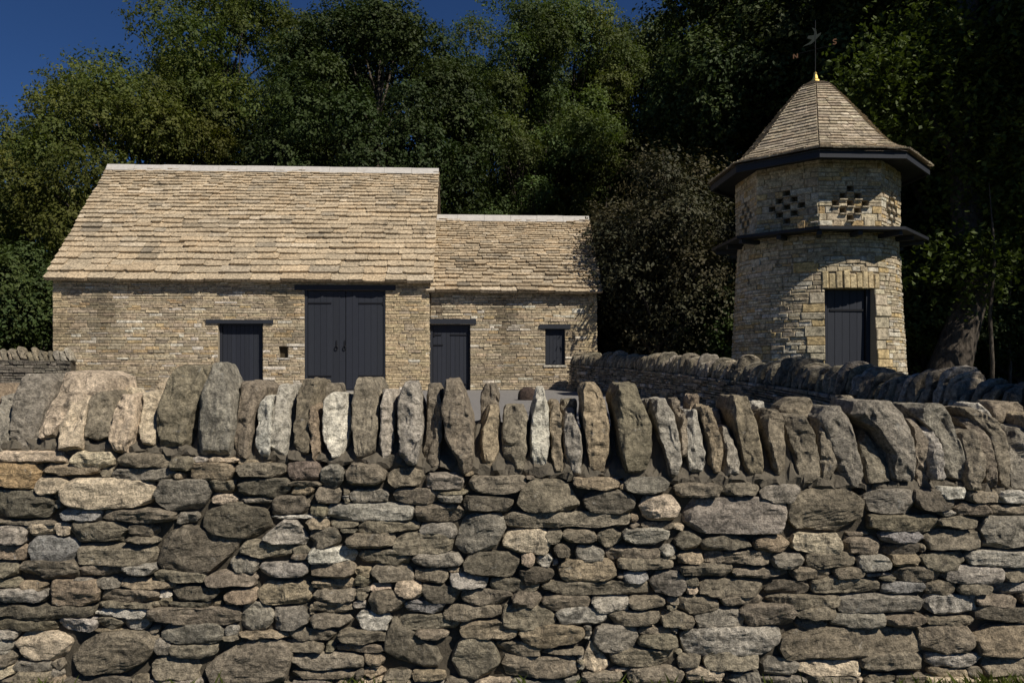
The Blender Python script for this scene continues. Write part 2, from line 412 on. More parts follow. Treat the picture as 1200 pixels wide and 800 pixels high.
# rubble heart of the wall
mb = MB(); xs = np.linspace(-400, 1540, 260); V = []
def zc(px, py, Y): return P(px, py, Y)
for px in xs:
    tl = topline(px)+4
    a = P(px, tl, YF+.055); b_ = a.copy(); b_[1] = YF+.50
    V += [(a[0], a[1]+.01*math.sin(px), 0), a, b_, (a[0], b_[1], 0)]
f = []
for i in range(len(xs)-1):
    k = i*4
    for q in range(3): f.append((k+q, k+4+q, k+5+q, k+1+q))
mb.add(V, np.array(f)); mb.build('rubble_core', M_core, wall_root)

COPE = [  # tone, rows (y, xl, xr), flag: f front, r rear
 ('g',[(460,-8,16),(490,-10,14),(530,-8,5)],'f'),
 ('g',[(436,28,50),(446,22,60),(480,14,48),(515,5,34),(528,10,28)],'f'),
 ('k',[(433,72,116),(442,64,126),(458,56,124),(480,46,84),(505,36,66),(520,40,50)],'f'),
 ('c',[(451,88,104),(470,80,104),(500,66,96),(531,56,84)],'n'),
 ('b',[(456,104,128),(480,96,130),(516,86,124)],'f'),
 ('k',[(461,132,154),(480,126,157),(510,126,154),(536,128,144)],'n'),
 ('c',[(459,163,181),(480,158,182),(505,159,181),(522,162,178)],'f'),
 ('c',[(442,194,198),(452,182,194),(465,165,184)],'r'),
 ('c',[(454,130,156),(462,128,160)],'r'),
 ('m',[(425,212,246),(440,196,244),(470,184,234),(500,180,222),(532,177,220)],'f'),
 ('g',[(424,250,256),(440,244,262),(464,231,272),(510,222,272),(538,222,260)],'n'),
 ('l',[(446,268,275),(456,266,277)],'r'),
 ('b',[(445,279,300),(455,276,311),(490,273,297),(515,266,294),(539,266,288)],'f'),
 ('p',[(463,305,314),(480,298,317),(520,294,315),(538,300,312)],'n'),
 ('l',[(450,325,334),(470,320,339),(515,316,339),(537,319,335)],'f'),
 ('m',[(443,352,372),(460,345,372),(500,342,364),(536,347,357)],'f'),
 ('b',[(442,364,377),(480,362,376),(520,362,372)],'r'),
 ('t',[(473,366,374),(500,362,373),(541,364,373)],'n'),
 ('b',[(448,384,394),(458,377,398),(500,378,392)],'r'),
 ('p',[(459,392,404),(470,378,409),(505,375,410),(528,380,404),(539,389,398)],'f'),
 ('b',[(441,420,436),(455,414,443),(490,411,442),(530,412,438),(541,418,432)],'f'),
 ('m',[(446,438,449),(490,440,448),(530,438,446)],'r'),
 ('l',[(456,447,460),(475,445,462),(520,443,459),(543,445,456)],'f'),
 ('l',[(446,470,484),(465,464,491),(500,464,494),(530,466,492),(549,478,485)],'n'),
 ('b',[(448,503,514),(465,498,516),(490,496,518),(530,494,517),(551,499,512)],'f'),
 ('b',[(443,520,532),(460,516,545),(485,516,553),(515,523,556),(540,536,555),(557,543,551)],'n'),
 ('b',[(448,572,581),(465,562,586),(505,562,586)],'r'),
 ('t',[(474,575,583),(505,561,585),(530,563,585),(552,566,582)],'f'),
 ('b',[(475,592,612),(490,588,619),(530,589,618),(553,594,611)],'f'),
 ('p',[(452,632,639),(468,627,641),(485,622,643),(520,621,644),(555,625,637)],'f'),
 ('t',[(469,644,656),(500,645,660),(557,648,661)],'f'),
 ('b',[(467,658,676),(478,658,677)],'r'),
 ('l',[(479,664,674),(500,661,680),(530,663,684),(558,668,682)],'f'),
 ('t',[(446,688,700),(456,680,707),(490,684,716),(530,690,720),(558,697,713)],'f'),
 ('m',[(447,722,747),(470,718,755),(500,724,766),(535,728,765),(554,738,756)],'n'),
 ('g',[(467,757,764),(500,756,766)],'r'),
 ('l',[(467,770,780),(485,766,791),(520,776,797),(545,784,799),(562,787,796)],'f'),
 ('b',[(466,788,798),(500,790,802)],'r'),
 ('b',[(485,797,806),(540,798,810)],'f'),
 ('l',[(480,811,817),(500,806,823),(530,807,829),(561,815,822)],'f'),
 ('t',[(461,808,820),(480,807,821)],'r'),
 ('t',[(475,822,831),(495,826,841),(520,832,848),(558,838,846)],'f'),
 ('g',[(478,834,844),(498,836,848)],'r'),
 ('l',[(499,844,856),(530,850,866),(563,854,869)],'f'),
 ('m',[(462,857,879),(480,858,885),(510,866,892),(540,874,899),(564,878,898)],'f'),
 ('p',[(470,881,896),(486,882,898)],'r'),
 ('b',[(479,901,910),(490,894,922),(520,901,926),(545,908,928),(562,914,922)],'f'),
 ('b',[(485,920,943),(510,926,957),(540,932,964),(570,938,960)],'f'),
 ('b',[(465,932,945),(478,914,958),(500,914,965)],'r'),
 ('b',[(492,960,966),(520,961,977),(570,968,985)],'f'),
 ('g',[(475,974,986),(490,962,998),(520,974,1004),(550,986,1013),(574,998,1013)],'f'),
 ('b',[(463,988,1002),(482,986,1006)],'r'),
 ('g',[(468,1002,1045),(485,1000,1062),(505,1030,1072),(535,1050,1078),(567,1056,1076)],'n'),
 ('b',[(503,1010,1018),(520,1008,1038),(550,1014,1048),(574,1024,1052)],'f'),
 ('b',[(489,1066,1076),(520,1076,1090),(573,1082,1100)],'f'),
 ('l',[(499,1082,1095),(525,1092,1106),(565,1101,1110)],'n'),
 ('g',[(472,1066,1096),(490,1080,1117),(515,1103,1127),(545,1109,1138),(572,1113,1138)],'f'),
 ('b',[(501,1125,1146),(530,1134,1156),(577,1140,1158)],'n'),
 ('b',[(488,1118,1138),(505,1140,1158),(535,1154,1170),(575,1158,1172)],'f'),
 ('b',[(476,1120,1142),(490,1140,1172),(510,1160,1183),(545,1170,1188),(576,1174,1187)],'f'),
 ('p',[(472,1136,1150),(486,1140,1164)],'r'),
 ('b',[(470,1165,1200),(485,1162,1205),(500,1170,1210)],'r'),
 ('g',[(497,1188,1206),(530,1186,1212),(578,1190,1214)],'f'),
]
x = -12
while x > -330:
    wd = uni(20, 38); COPE.append(('bgltm'[rng.integers(5)], [(uni(435, 460), x-wd*.8, x-wd*.1), (490, x-wd, x), (528, x-wd, x-3)], 'f')); x -= wd+2
x = 1214
while x < 1500:
    wd = uni(18, 32); COPE.append(('bgltm'[rng.integers(5)], [(uni(478, 498), x-12, x+wd*.6-8), (520, x, x+wd), (578, x+4, x+wd)], 'f')); x += wd+2
for n, (c, rows, fl) in enumerate(COPE):
    mb = MB(); rear = fl == 'r'
    yb = YF+(.02 if fl == 'f' else -.02)
    lean = uni(.10, .17); depth = uni(.34, .42)
    if rear: yb = YF+.30; lean = .03; depth = .2
    W = max(r[2]-r[1] for r in rows)
    if len(rows) > 2:
        a_, b_ = rows[1], rows[0]; rows = [(b_[0], b_[1]*.7+a_[1]*.3, b_[2]*.7+a_[2]*.3)]+rows[1:]
        a_, b_ = rows[-2], rows[-1]; rows = rows[:-1]+[(b_[0], b_[1]*.45+a_[1]*.55, b_[2]*.45+a_[2]*.55)]
    if rear: rows = rows+[(rows[-1][0]+30, rows[-1][1], rows[-1][2])] if False else rows+[(max(540, rows[-1][0]+20), rows[-1][1], rows[-1][2])] if rows[-1][0] < 500 else rows
    rock_rows(mb, rows, yb, yb+lean, depth, jit(PAL[c], .08), 900+n, res=.0085, amp=.0135, p=13, cuts=8, cmin=.9, grow=.975)
    o = mb.build('coping_stone', M_field, wall_root, smooth=False); o['group'] = 'coping stones standing on the nearest wall'
# mortar bed under the coping
mb = MB(); xs = np.arange(-380, 1500, 4); V = []
for px in xs:
    tl = topline(px); r = [(tl-1, YF+.05), (tl-6, YF+.04), (tl-12, YF+.05), (tl-20, YF+.09), (tl-30, YF+.13), (tl-58, YF+.2), (tl-64, YF+.4)]
    for k, (py, Y) in enumerate(r):
        p_ = P(px, py+1.2*math.sin(px*.13+k)+1.0*math.sin(px*.31), Y+.006*math.sin(px*.21+k*1.3)); V.append(p_)
m5 = 7; f = [(i*m5+k, (i+1)*m5+k, (i+1)*m5+k+1, i*m5+k+1) for i in range(len(xs)-1) for k in range(6)]
V = np.array(V); V += np.stack([fbm(V*25+k, 3) for k in range(3)], 1)*.02
mb.add(V, f); mb.build('mortar_bed', M_bed, wall_root)

# ------------------------------------------------------------------ coursed masonry on any surface
def subtract(iv, cuts):
    out = [iv]
    for a, b in cuts:
        nx = []
        for s, e in out:
            if b <= s or a >= e: nx.append((s, e)); continue
            if a > s: nx.append((s, a))
            if b < e: nx.append((b, e))
        out = nx
    return out
def masonry(mb, fn, s0, s1, z0, z1, holes, hr, wr, colfn, proud=.025, gap=.008, depth=.1, big=.03, close=False):
    """fn(s,z,d)->world point, d outward. holes: (s0,s1,z0,z1)."""
    z = z0
    while z < z1-.02:
        h = uni(*hr)
        if z+h > z1: h = z1-z
        # snap to the edges of openings
        for a, b, c, d in holes:
            for e in (c, d):
                if z < e-.02 and z+h > e-.03: h = e-z
        cuts = [(a, b) for a, b, c, d in holes if c < z+h-.005 and d > z+.005]
        for a, b in subtract((s0, s1), cuts):
            s = a
            while s < b-.01:
                wd = uni(*wr)
                if rng.random() < .1: wd *= 1.6
                if s+wd > b-.07: wd = b-s
                d = uni(0, proud); g = gap*.5; hz_ = uni(-.12, .12)*h; top_ = 0
                if rng.random() < big*4 and z+2*h < z1 and not cuts: top_ = h*uni(.6, 1.05); d = proud*1.25
                if z <= z0+.01 or z+h > z1-.1 or cuts: hz_ = 0
                d += .004*math.sin(s*5)
                j = lambda: uni(-.25, .25)*gap
                S0, S1, Z0, Z1 = s+g+j(), s+wd-g+j(), z+g+j(), z+h-g+j()+hz_+top_
                bv = min(.012, h*.16)
                back = [fn(S0, Z0, -depth), fn(S1, Z0, -depth), fn(S1, Z1, -depth), fn(S0, Z1, -depth)]
                mid = [fn(S0, Z0, d-bv), fn(S1, Z0, d-bv), fn(S1, Z1, d-bv), fn(S0, Z1, d-bv)]
                fr = [fn(S0+bv*uni(.6, 2), Z0+bv*uni(.4, 1.4), d+uni(-.006, .006)), fn(S1-bv*uni(.6, 2), Z0+bv*uni(.4, 1.4), d+uni(-.006, .006)),
                      fn(S1-bv*uni(.6, 2), Z1-bv*uni(.4, 1.4), d+uni(-.006, .006)), fn(S0+bv*uni(.6, 2), Z1-bv*uni(.4, 1.4), d+uni(-.006, .006))]
                col = colfn((S0+S1)/2, (Z0+Z1)/2)
                mb.add(back+mid+fr, [(8,9,10,11),(4,5,9,8),(5,6,10,9),(6,7,11,10),(7,4,8,11),(0,1,5,4),(1,2,6,5),(2,3,7,6),(3,0,4,7)], col)
                s += wd
        z += h
def backing(mb, fn, s0, s1, z0, z1, holes, d=-.02, reveal=.35, ns=1):
    S = sorted(set([s0, s1]+[v for h in holes for v in h[:2]]+list(np.linspace(s0, s1, ns+1)))); Z = sorted(set([z0, z1]+[v for h in holes for v in h[2:]]))
    S = [v for v in S if s0 <= v <= s1]; Z = [v for v in Z if z0 <= v <= z1]
    for i in range(len(S)-1):
        for j in range(len(Z)-1):
            cs, cz = (S[i]+S[i+1])/2, (Z[j]+Z[j+1])/2
            if any(a < cs < b and c < cz < e for a, b, c, e in holes): continue
            mb.add([fn(S[i], Z[j], d), fn(S[i+1], Z[j], d), fn(S[i+1], Z[j+1], d), fn(S[i], Z[j+1], d)], [(0,1,2,3)])
    for a, b, c, e in holes:
        r = d-reveal
        q = [(a, c), (b, c), (b, e), (a, e)]
        for k in range(4):
            (p0, p1), (q0, q1) = q[k], q[(k+1) % 4]
            mb.add([fn(p0, p1, .004), fn(q0, q1, .004), fn(q0, q1, r), fn(p0, p1, r)], [(0,1,2,3)])

GZ = .84
# ------------------------------------------------------------------ barn frame
AL = math.radians(2.7)
rv = np.array((math.cos(AL), math.sin(AL), 0)); dv = np.array((-math.sin(AL), math.cos(AL), 0)); zv = np.array((0, 0, 1.))
BO = np.array((-13.77, 22.853, 0))
def bw(s, z, d, set=0.): return BO+rv*s+zv*z-dv*(d-set)      # d outward (toward the viewer)
def hit(px, py, back=0.):      # pixel -> (s, z) on the front plane moved back
    r = P(px, py, 1)-np.array((0, 0, EYE)); o = BO+dv*back; t = np.dot(o, dv)/np.dot(r, dv)
    p = r*t; return float(np.dot(p-o, rv)), float(p[2]+EYE)
def rect(x0, x1, y0, y1, back=0.):
    xm = (x0+x1)/2; ym = (y0+y1)/2
    z0 = hit(xm, y1, back)[1]; return (hit(x0, ym, back)[0], hit(x1, ym, back)[0], z0, hit(xm, y0, back)[1])
def stain(s, z, spots):
    k = 1.
    for a, b, sa, sb, m in spots: k -= m*math.exp(-((s-a)/sa)**2-((z-b)/sb)**2)
    return max(k, .5)
def barn_cols(spots, quoins=()):
    def fnc(s, z):
        r = rng.random()
        c = (.39, .325, .225) if r < .5 else (.33, .28, .205) if r < .72 else (.45, .385, .28) if r < .88 else (.54, .50, .42) if r < .95 else (.42, .32, .19)
        for q in quoins:
            if abs(s-q) < .3: c = (.44, .36, .235)
        return jit(c, .15)*stain(s, z, spots)*np.array((1.12, 1.09, 1.05))
    return fnc
def sp(px, py, sx, sy, m): a = hit(px, py); return (*a, sx, sy, m)

def planks(mb, fn, s0, s1, z0, z1, d, n, groove=.007):
    e = np.linspace(s0, s1, n+1)
    for i in range(n):
        k = uni(.93, 1.1); dd = d+uni(-.003, .003)
        a, b = e[i]+groove/2, e[i+1]-groove/2
        obox(mb, fn(a, z0, dd), fn(b, z0, dd)-fn(a, z0, dd), fn(a, z0, dd-.04)-fn(a, z0, dd), np.array((0, 0, z1-z0)), (k, k, k*uni(.97, 1.03)))
    obox(mb, fn(s0, z0, d-.02), fn(s1, z0, d-.02)-fn(s0, z0, d-.02), fn(s0, z0, d-.05)-fn(s0, z0, d-.02), np.array((0, 0, z1-z0)), (.5, .5, .5))
def fbox(mb, fn, s0, s1, z0, z1, d0, d1, c=(1, 1, 1)):      # box between depths d0 (outer) and d1
    obox(mb, fn(s0, z0, d0), fn(s1, z0, d0)-fn(s0, z0, d0), fn(s0, z0, d1)-fn(s0, z0, d0), np.array((0, 0, z1-z0)), c)

def roof_slope(mb, p0, along, up, length, slope, e0, e1, w0, w1, cols, thick=.10, left_rag=.03):
    """stone tiles laid in diminishing courses; p0 lower left corner on the deck, along/up unit vectors."""
    nrm = np.cross(along, up); u = -.12; k = 0
    while u < slope-.03:
        t = max(0, u)/slope; ex = e0+(e1-e0)*t**.8
        ex *= uni(.93, 1.07); s = -uni(0, left_rag)-uni(0, .5)*0; first = True
        while s < length:
            wd = (w0+(w1-w0)*t)*uni(.6, 1.5)
            if first: wd *= uni(.5, 1); first = False
            if s+wd > length-.08: wd = length-s+uni(0, left_rag)
            th = thick*uni(.7, 1.3)*(1-.35*t); L = min(ex*1.9, slope-u+.02)
            lo = uni(-.016, .016)*(1-.5*t); ba = .016+uni(0, .02)*(1-.5*t)
            g = .009
            A = lambda a, b, c: p0+along*a+up*b+nrm*c
            s0, s1 = s+g*uni(0, 1), s+wd-g*uni(0, 1)
            l0 = u+lo+uni(-.014, .014); l1 = u+lo+uni(-.014, .014)
            lift = ba+th*.9+uni(0, .012)
            und = .015*math.sin(s*1.1+u*2.3)+.012*math.sin(s*2.7-u*1.7)
            lift += und; e1_, e2_ = wd*uni(.03, .16), wd*uni(.03, .16); c0, c1 = uni(.008, .05)*(1-.5*t), uni(.008, .05)*(1-.5*t)
            tp = [A(s0, l0+c0, lift), A(s0+e1_, l0, lift), A(s1-e2_, l1, lift), A(s1, l1+c1, lift), A(s1, u+L, .012+und), A(s0, u+L, .012+und)]
            bt = [q-nrm*th for q in tp[:4]]+[A(s1, u+L, -.01), A(s0, u+L, -.01)]
            cc = cols(s+wd/2, u)
            mb.add(tp+bt, [(0, 1, 2, 3), (0, 3, 4, 5), (11, 10, 9, 6), (6, 9, 8, 7), (0, 6, 7, 1), (1, 7, 8, 2), (2, 8, 9, 3), (3, 9, 10, 4), (5, 11, 6, 0)], cc)
            s += wd
        u += ex; k += 1
def tile_cols(base=1., sp_=()):
    def f(s, u):
        r = rng.random()
        c = (.43, .345, .235) if r < .5 else (.43, .335, .22) if r < .62 else (.38, .31, .215) if r < .86 else (.48, .40, .29) if r < .95 else (.31, .26, .19)
        k = base
        for a, b, sa, sb, m in sp_: k *= 1-m*math.exp(-((s-a)/sa)**2-((u-b)/sb)**2)*uni(.3, 1)
        return np.array(c)*uni(.9, 1.1)*k
    return f

def building(name, label, s0, s1, setb, z_wall, eave_z, ridge_z, run, holes, spots, exps, quoins, gables, cat='barn', over=.12):
    root = empty(name, bw((s0+s1)/2, GZ, 0, 0), label=label, category=cat)
    fn = lambda s, z, d: bw(s, z, d, setb)
    mb = MB(); masonry(mb, fn, s0, s1, GZ-.1, z_wall, holes, (.045, .10), (.14, .48), barn_cols(spots, quoins))
    mb2 = MB(); backing(mb2, fn, s0, s1, GZ-.1, z_wall, holes, -.015, .3)
    depth = 2*run-.4
    # gable and rear walls
    for side, out in gables:
        gf = lambda s, z, d, side=side, out=out: bw(side+out*d, z, -(s), setb) if out > 0 else bw(side+out*d, z, -(depth-s), setb)
        a = 0.; hmax = ridge_z-.25
        z = GZ-.1
        while z < hmax:
            h = uni(.05, .1); frac = max(0, (z-z_wall)/(ridge_z-z_wall)); ins = frac*depth/2
            if depth-2*ins < .2: break
            masonry(mb, gf, ins, depth-ins, z, z+h, [], (h, h+.001), (.16, .5), barn_cols([]), proud=.02)
            z += h
        pts = [gf(0, GZ-.1, -.015), gf(depth, GZ-.1, -.015), gf(depth, z_wall, -.015), gf(depth/2, ridge_z-.15, -.015), gf(0, z_wall, -.015)]
        mb2.add(pts, [(0,1,2,3,4)])
    rf = lambda s, z, d: bw(s1-(s-s0), z, -depth-d, setb)
    mb2.add([rf(s0, GZ-.1, .02), rf(s1, GZ-.1, .02), rf(s1, z_wall, .02), rf(s0, z_wall, .02)], [(0,1,2,3)])
    mb.build('stone_wall_facing', M_block, root); mb2.build('wall_backing', M_mortar, root)
    # roof
    L0 = s0-over; LN = s1-s0+over+(over if len(gables) == 2 or gables[0][1] > 0 else 0)
    front_eave = bw(L0, eave_z, .13, setb)
    rd = bw(L0, ridge_z, -(run-.22), setb)
    up = rd-front_eave; sl = np.linalg.norm(up); up /= sl
    mb = MB(); roof_slope(mb, front_eave, rv, up, LN, sl, *exps, tile_cols(1., [(uni(0, LN), uni(0, sl*.5), uni(.3, .9), uni(.15, .4), .35) for _ in range(9)]))
    roof = mb.build('tiled_roof', M_tile, root)
    # back slope and deck
    back_eave = bw(L0, eave_z, -(2*(run-.22)+.22)+0, setb)
    upb = rd-back_eave; upb /= np.linalg.norm(upb)
    mb = MB(); roof_slope(mb, back_eave+rv*LN, -rv, upb, LN, sl, exps[0]*1.3, exps[1]*1.3, exps[2]*1.5, exps[3]*1.5, tile_cols())
    nrm = np.cross(rv, up)
    for (pe, u_, n_) in ((front_eave, up, nrm), (back_eave, upb, np.cross(-rv, upb))):
        a = pe-u_*.02-n_*.005; obox(mb, a, rv*LN, u_*(sl-.02), -n_*.05, (.25, .22, .18))
    mb.build('rear_roof_slope', M_tile, roof)
    # ridge caps
    mb = MB(); n = max(4, int(LN/.9)); e = np.linspace(0, LN, n+1)
    for i in range(n):
        k = uni(.88, 1.08); q = e[i]+.004; q2 = e[i+1]-.004; hz = ridge_z+uni(-.006, .006)
        for d_, u_ in ((up, nrm), (upb, -1)):
            pass
        pr = [(.17, -.12), (.02, .115), (-.02, .115), (-.17, -.12), (-.12, -.12), (0, .03), (.12, -.12)]
        ring = lambda s: [bw(L0+s, hz+b+.05, a-(run-.22), setb) for a, b in pr]
        V = ring(q)+ring(q2); m7 = 7
        mb.add(V, [(j, (j+1) % m7, m7+(j+1) % m7, m7+j) for j in range(m7)], (k, k, k)); mb.add(V[:7], [(0,1,2,3,4,5,6)], (k, k, k)); mb.add(V[7:], [(6,5,4,3,2,1,0)], (k, k, k))
    mb.build('ridge_cap', M_ridge, roof)
    # eaves board in shadow
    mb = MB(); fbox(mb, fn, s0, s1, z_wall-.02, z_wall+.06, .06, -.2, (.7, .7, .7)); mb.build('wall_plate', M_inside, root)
    return root, fn

SPL = hit(503, 390)[0]
SR = hit(700.5, 390)[0]
SB = .14
door1 = rect(255.5, 308, 379, 457.6); door1 = (door1[0], door1[1], GZ, door1[3])
door2 = rect(357, 451.5, 340, 457.6); door2 = (door2[0], door2[1], GZ, door2[3])
nich = rect(327, 337.5, 406, 419)
door3 = rect(503.4, 551, 380, 457.6, SB); door3 = (SPL+.01, door3[1], GZ, door3[3])
wind = rect(639, 662, 385, 427.5, SB)
ez = hit(300, 326.5)[1]-.02
R1 = 3.87; rz1 = EYE+(HZ-203)/F*(23.5+R1-.22)-.02
b1, f1 = building('stone_barn', 'tall stone barn with wide double doors and steep stone tile roof', 0, SPL, 0, 4.17, 4.19, rz1, R1,
    [door1, door2, nich], [sp(119, 360, .28, .5, .75), sp(116, 395, .4, .9, .4), sp(334, 352, .2, .5, .6), sp(78, 385, .4, .6, .35), sp(262, 345, 1.6, .25, .12), sp(180, 450, 3, .35, .3), sp(340, 392, .4, .25, .25)],
    (.33, .13, .62, .28), (0.15, SPL-.15, door2[1]+.25), [(0, -1), (SPL, 1)])
R2 = 2.75; rz2 = EYE+(HZ-257)/F*(23.6+R2-.22)-.02
b2, f2 = building('stone_outbuilding', 'lower stone outbuilding joined to the barn, with one narrow door and a shuttered window', SPL+.03, SR, SB, 3.90, 3.90, rz2, R2,
    [door3, wind], [sp(592, 368, .3, .45, .6), sp(594, 405, .4, 1., .4), sp(515, 362, .16, .4, .5), sp(570, 440, 3, .25, .2)],
    (.20, .10, .50, .24), (SR-.15,), [(SR, 1)], 'outbuilding')

def plank_door(root, fn, hole, n, depth, hinges, label, leaf=None, frame=.09):
    s0, s1, z0, z1 = hole
    d = MB(); a = s0+frame; b = s1-frame*.7
    if leaf is None: planks(d, fn, a, b, z0+.03, z1-frame*.6, -depth, n)
    else:
        m = (a+b)/2; planks(d, fn, a, m-.008, z0+.03, z1-.02, -depth, n//2); planks(d, fn, m+.008, b, z0+.03, z1-.02, -depth, n//2)
    o = d.build('door', M_door, root, label=label)
    for q in ((s0, a-.01), (b+.01, s1)):
        fr = MB(); fbox(fr, fn, q[0], q[1], z0, z1, -depth+.03, -depth-.08); fr.build('door_jamb', M_door, root)
    if leaf is None:
        fr = MB(); fbox(fr, fn, a-.008, b+.008, z1-frame*.6+.005, z1, -depth+.028, -depth-.08); fr.build('door_head', M_door, root)
    for (x0, x1, z) in hinges:
        h = MB(); fbox(h, fn, x0, x1, z-.02, z+.02, -depth+.018, -depth+.002); fbox(h, fn, x0 if abs(x0-s0) < abs(x1-s1) else x1-.05, (x0+.05) if abs(x0-s0) < abs(x1-s1) else x1, z-.05, z+.05, -depth+.024, -depth+.003)
        h.build('strap_hinge', M_iron, o)
    return o
def lintel(root, fn, x0, x1, y0, y1, back, out=.05):
    a = rect(x0, x1, y0, y1, back); m = MB()
    fbox(m, fn, a[0], a[1], a[2], a[3], out, -.25); return m.build('timber_lintel', M_fascia, root)
dd = plank_door(b1, f1, door1, 9, .17, [], 'low plank door in the left part of the barn wall')
za, zb = hit(400, 355)[1], hit(400, 440.5)[1]
dd = plank_door(b1, f1, door2, 12, .05, [(door2[0]+.04, hit(388, 355)[0], za), (hit(420, 355)[0], door2[1]-.04, za), (door2[0]+.04, hit(388, 355)[0], zb), (hit(420, 355)[0], door2[1]-.04, zb)],
                'wide double door of dark planks with two ring handles', leaf=2)
for px in (394, 403.7):
    s, z = hit(px, 405); m = MB(); fn = f1
    fbox(m, fn, s-.02, s+.02, z-.02, z+.16, -.03, -.048)
    c = fn(s, z-.06, -.015); pts = [c+rv*.042*math.cos(t)+zv*.058*math.sin(t) for t in np.linspace(0, 2*math.pi, 17)]
    tube(m, pts, [.012]*17, 6, cap=False); m.build('ring_handle', M_iron, dd)
dd = plank_door(b2, f2, door3, 8, .13, [(door3[0]+.1, door3[0]+.35, hit(520, 392, SB)[1]), (door3[0]+.62, door3[1]-.05, hit(520, 392, SB)[1]), (door3[0]+.05, door3[0]+.4, hit(520, 404, SB)[1]), (door3[0]+.62, door3[1]-.05, hit(520, 450, SB)[1])],
                'narrow plank door beside the step in the roof')
d = MB(); planks(d, f2, wind[0]+.03, wind[1]-.03, wind[2]+.02, wind[3]-.02, -.09, 5); sh = d.build('window_shutter', M_door, b2)
fr = MB(); fbox(fr, f2, wind[0], wind[0]+.03, wind[2], wind[3], -.07, -.15); fbox(fr, f2, wind[1]-.03, wind[1], wind[2], wind[3], -.07, -.15); fr.build('shutter_frame', M_door, sh)
m = MB(); fbox(m, f2, wind[0]-.05, wind[1]+.05, wind[2]-.06, wind[2]-.002, .035, -.2, (.5, .46, .38)); m.build('window_sill', M_block, b2)
lintel(b1, f1, 242, 320.5, 374.5, 379, 0); lintel(b1, f1, 345.5, 463.5, 334.3, 340, 0); lintel(b2, f2, 501.5+2, 558, 373.8, 379.6, SB); lintel(b2, f2, 632, 668.5, 380.3, 385.2, SB)
m = MB(); fbox(m, f1, nich[0], nich[1], nich[2], nich[3], -.13, -.2, (1, 1, 1)); m.build('wall_niche', M_inside, b1)
m = MB(); fbox(m, f1, nich[0]-.05, nich[1]+.06, nich[2]-.055, nich[2]-.003, .035, -.1, (.55, .5, .42)); m.build('niche_sill', M_block, b1)

# ------------------------------------------------------------------ round tower (dovecote)
TD = 17.0; TX = (955.5-600)/F*TD; TC = np.array((TX, TD, 0.))
VA = math.atan2(-TD, -TX)        # world angle of the direction tower -> camera
def ta(phi): return VA+phi       # phi > 0 turns to the right in the photo
TG = .75
tower = empty('dovecote_tower', (TX, TD, TG), label='round stone dovecote tower with bell-shaped stone roof and pigeon holes', category='tower')
def rad_at(z): return 1.85+(1.655-1.85)*(z-TG)/(4.2-TG)
ZL = 4.26
def lf(s, z, d):     # s = angle phi * 1.75
    a = ta(s/1.75); r = rad_at(z)+d
    return np.array((TX+r*math.cos(a), TD+r*math.sin(a), z))
def tphi(px):        # phi of the point of the lower drum seen at px (middle height)
    best = None
    for q in np.linspace(-1.5, 1.5, 3001):
        p = lf(q*1.75, 2.4, 0); x = 600+F*p[0]/p[1]
        if best is None or abs(x-px) < best[0]: best = (abs(x-px), q, p[1])
    return best[1], best[2]
pa, ya = tphi(967); pb, yb_ = tphi(1026)
dz1 = EYE+(HZ-338)/F*ya
dh = (pa*1.75, pb*1.75, TG, dz1)
def tw_cols(s, z):
    r = rng.random()
    c = (.45, .38, .265) if r < .5 else (.39, .325, .22) if r < .7 else (.50, .455, .36) if r < .9 else (.46, .34, .17)
    return jit(c, .13)
# the arch of upright stones over the door and the yellow quoins get their own places
lint = (dh[0]-.06, dh[1]+.14, dz1, dz1+.34)
quo = []
z = TG
while z < dz1-.1:
    h = uni(.13, .24); h = min(h, dz1-z); quo.append((dh[0]-uni(.22, .5), dh[0], z, z+h)); z += h
z = TG
while z < dz1-.1:
    h = uni(.13, .24); h = min(h, dz1-z); quo.append((dh[1], dh[1]+uni(.22, .5), z, z+h)); z += h
half = math.pi*1.75
mb = MB()
masonry(mb, lf, -half, half, TG-.3, ZL, [dh, lint]+quo, (.05, .115), (.10, .32), tw_cols, proud=.022, gap=.008, big=.02)
def single(mb, fn, r, col, d=.03):
    masonry(mb, fn, r[0], r[1], r[2], r[3], [], (r[3]-r[2], r[3]-r[2]+1e-4), (r[1]-r[0]+1, r[1]-r[0]+2), lambda s, z: col, proud=.012+d, gap=.014)
for q in quo: single(mb, lf, q, jit((.47, .36, .19) if rng.random() < .45 else (.44, .38, .27), .12))
e = np.linspace(lint[0], lint[1], 10)
for i in range(9): single(mb, lf, (e[i], e[i+1], lint[2], lint[3]+uni(-.05, .04)), jit((.47, .38, .22), .16))
single(mb, lf, (dh[0]-.62, dh[0]-.12, dz1+.36, dz1+.56), jit((.5, .36, .16), .05), .05)
mb.build('lower_wall', M_block, tower)
mb = MB(); backing(mb, lf, -half, half, TG-.3, ZL, [dh], -.02, .45, ns=64); mb.build('wall_backing', M_mortar, tower)
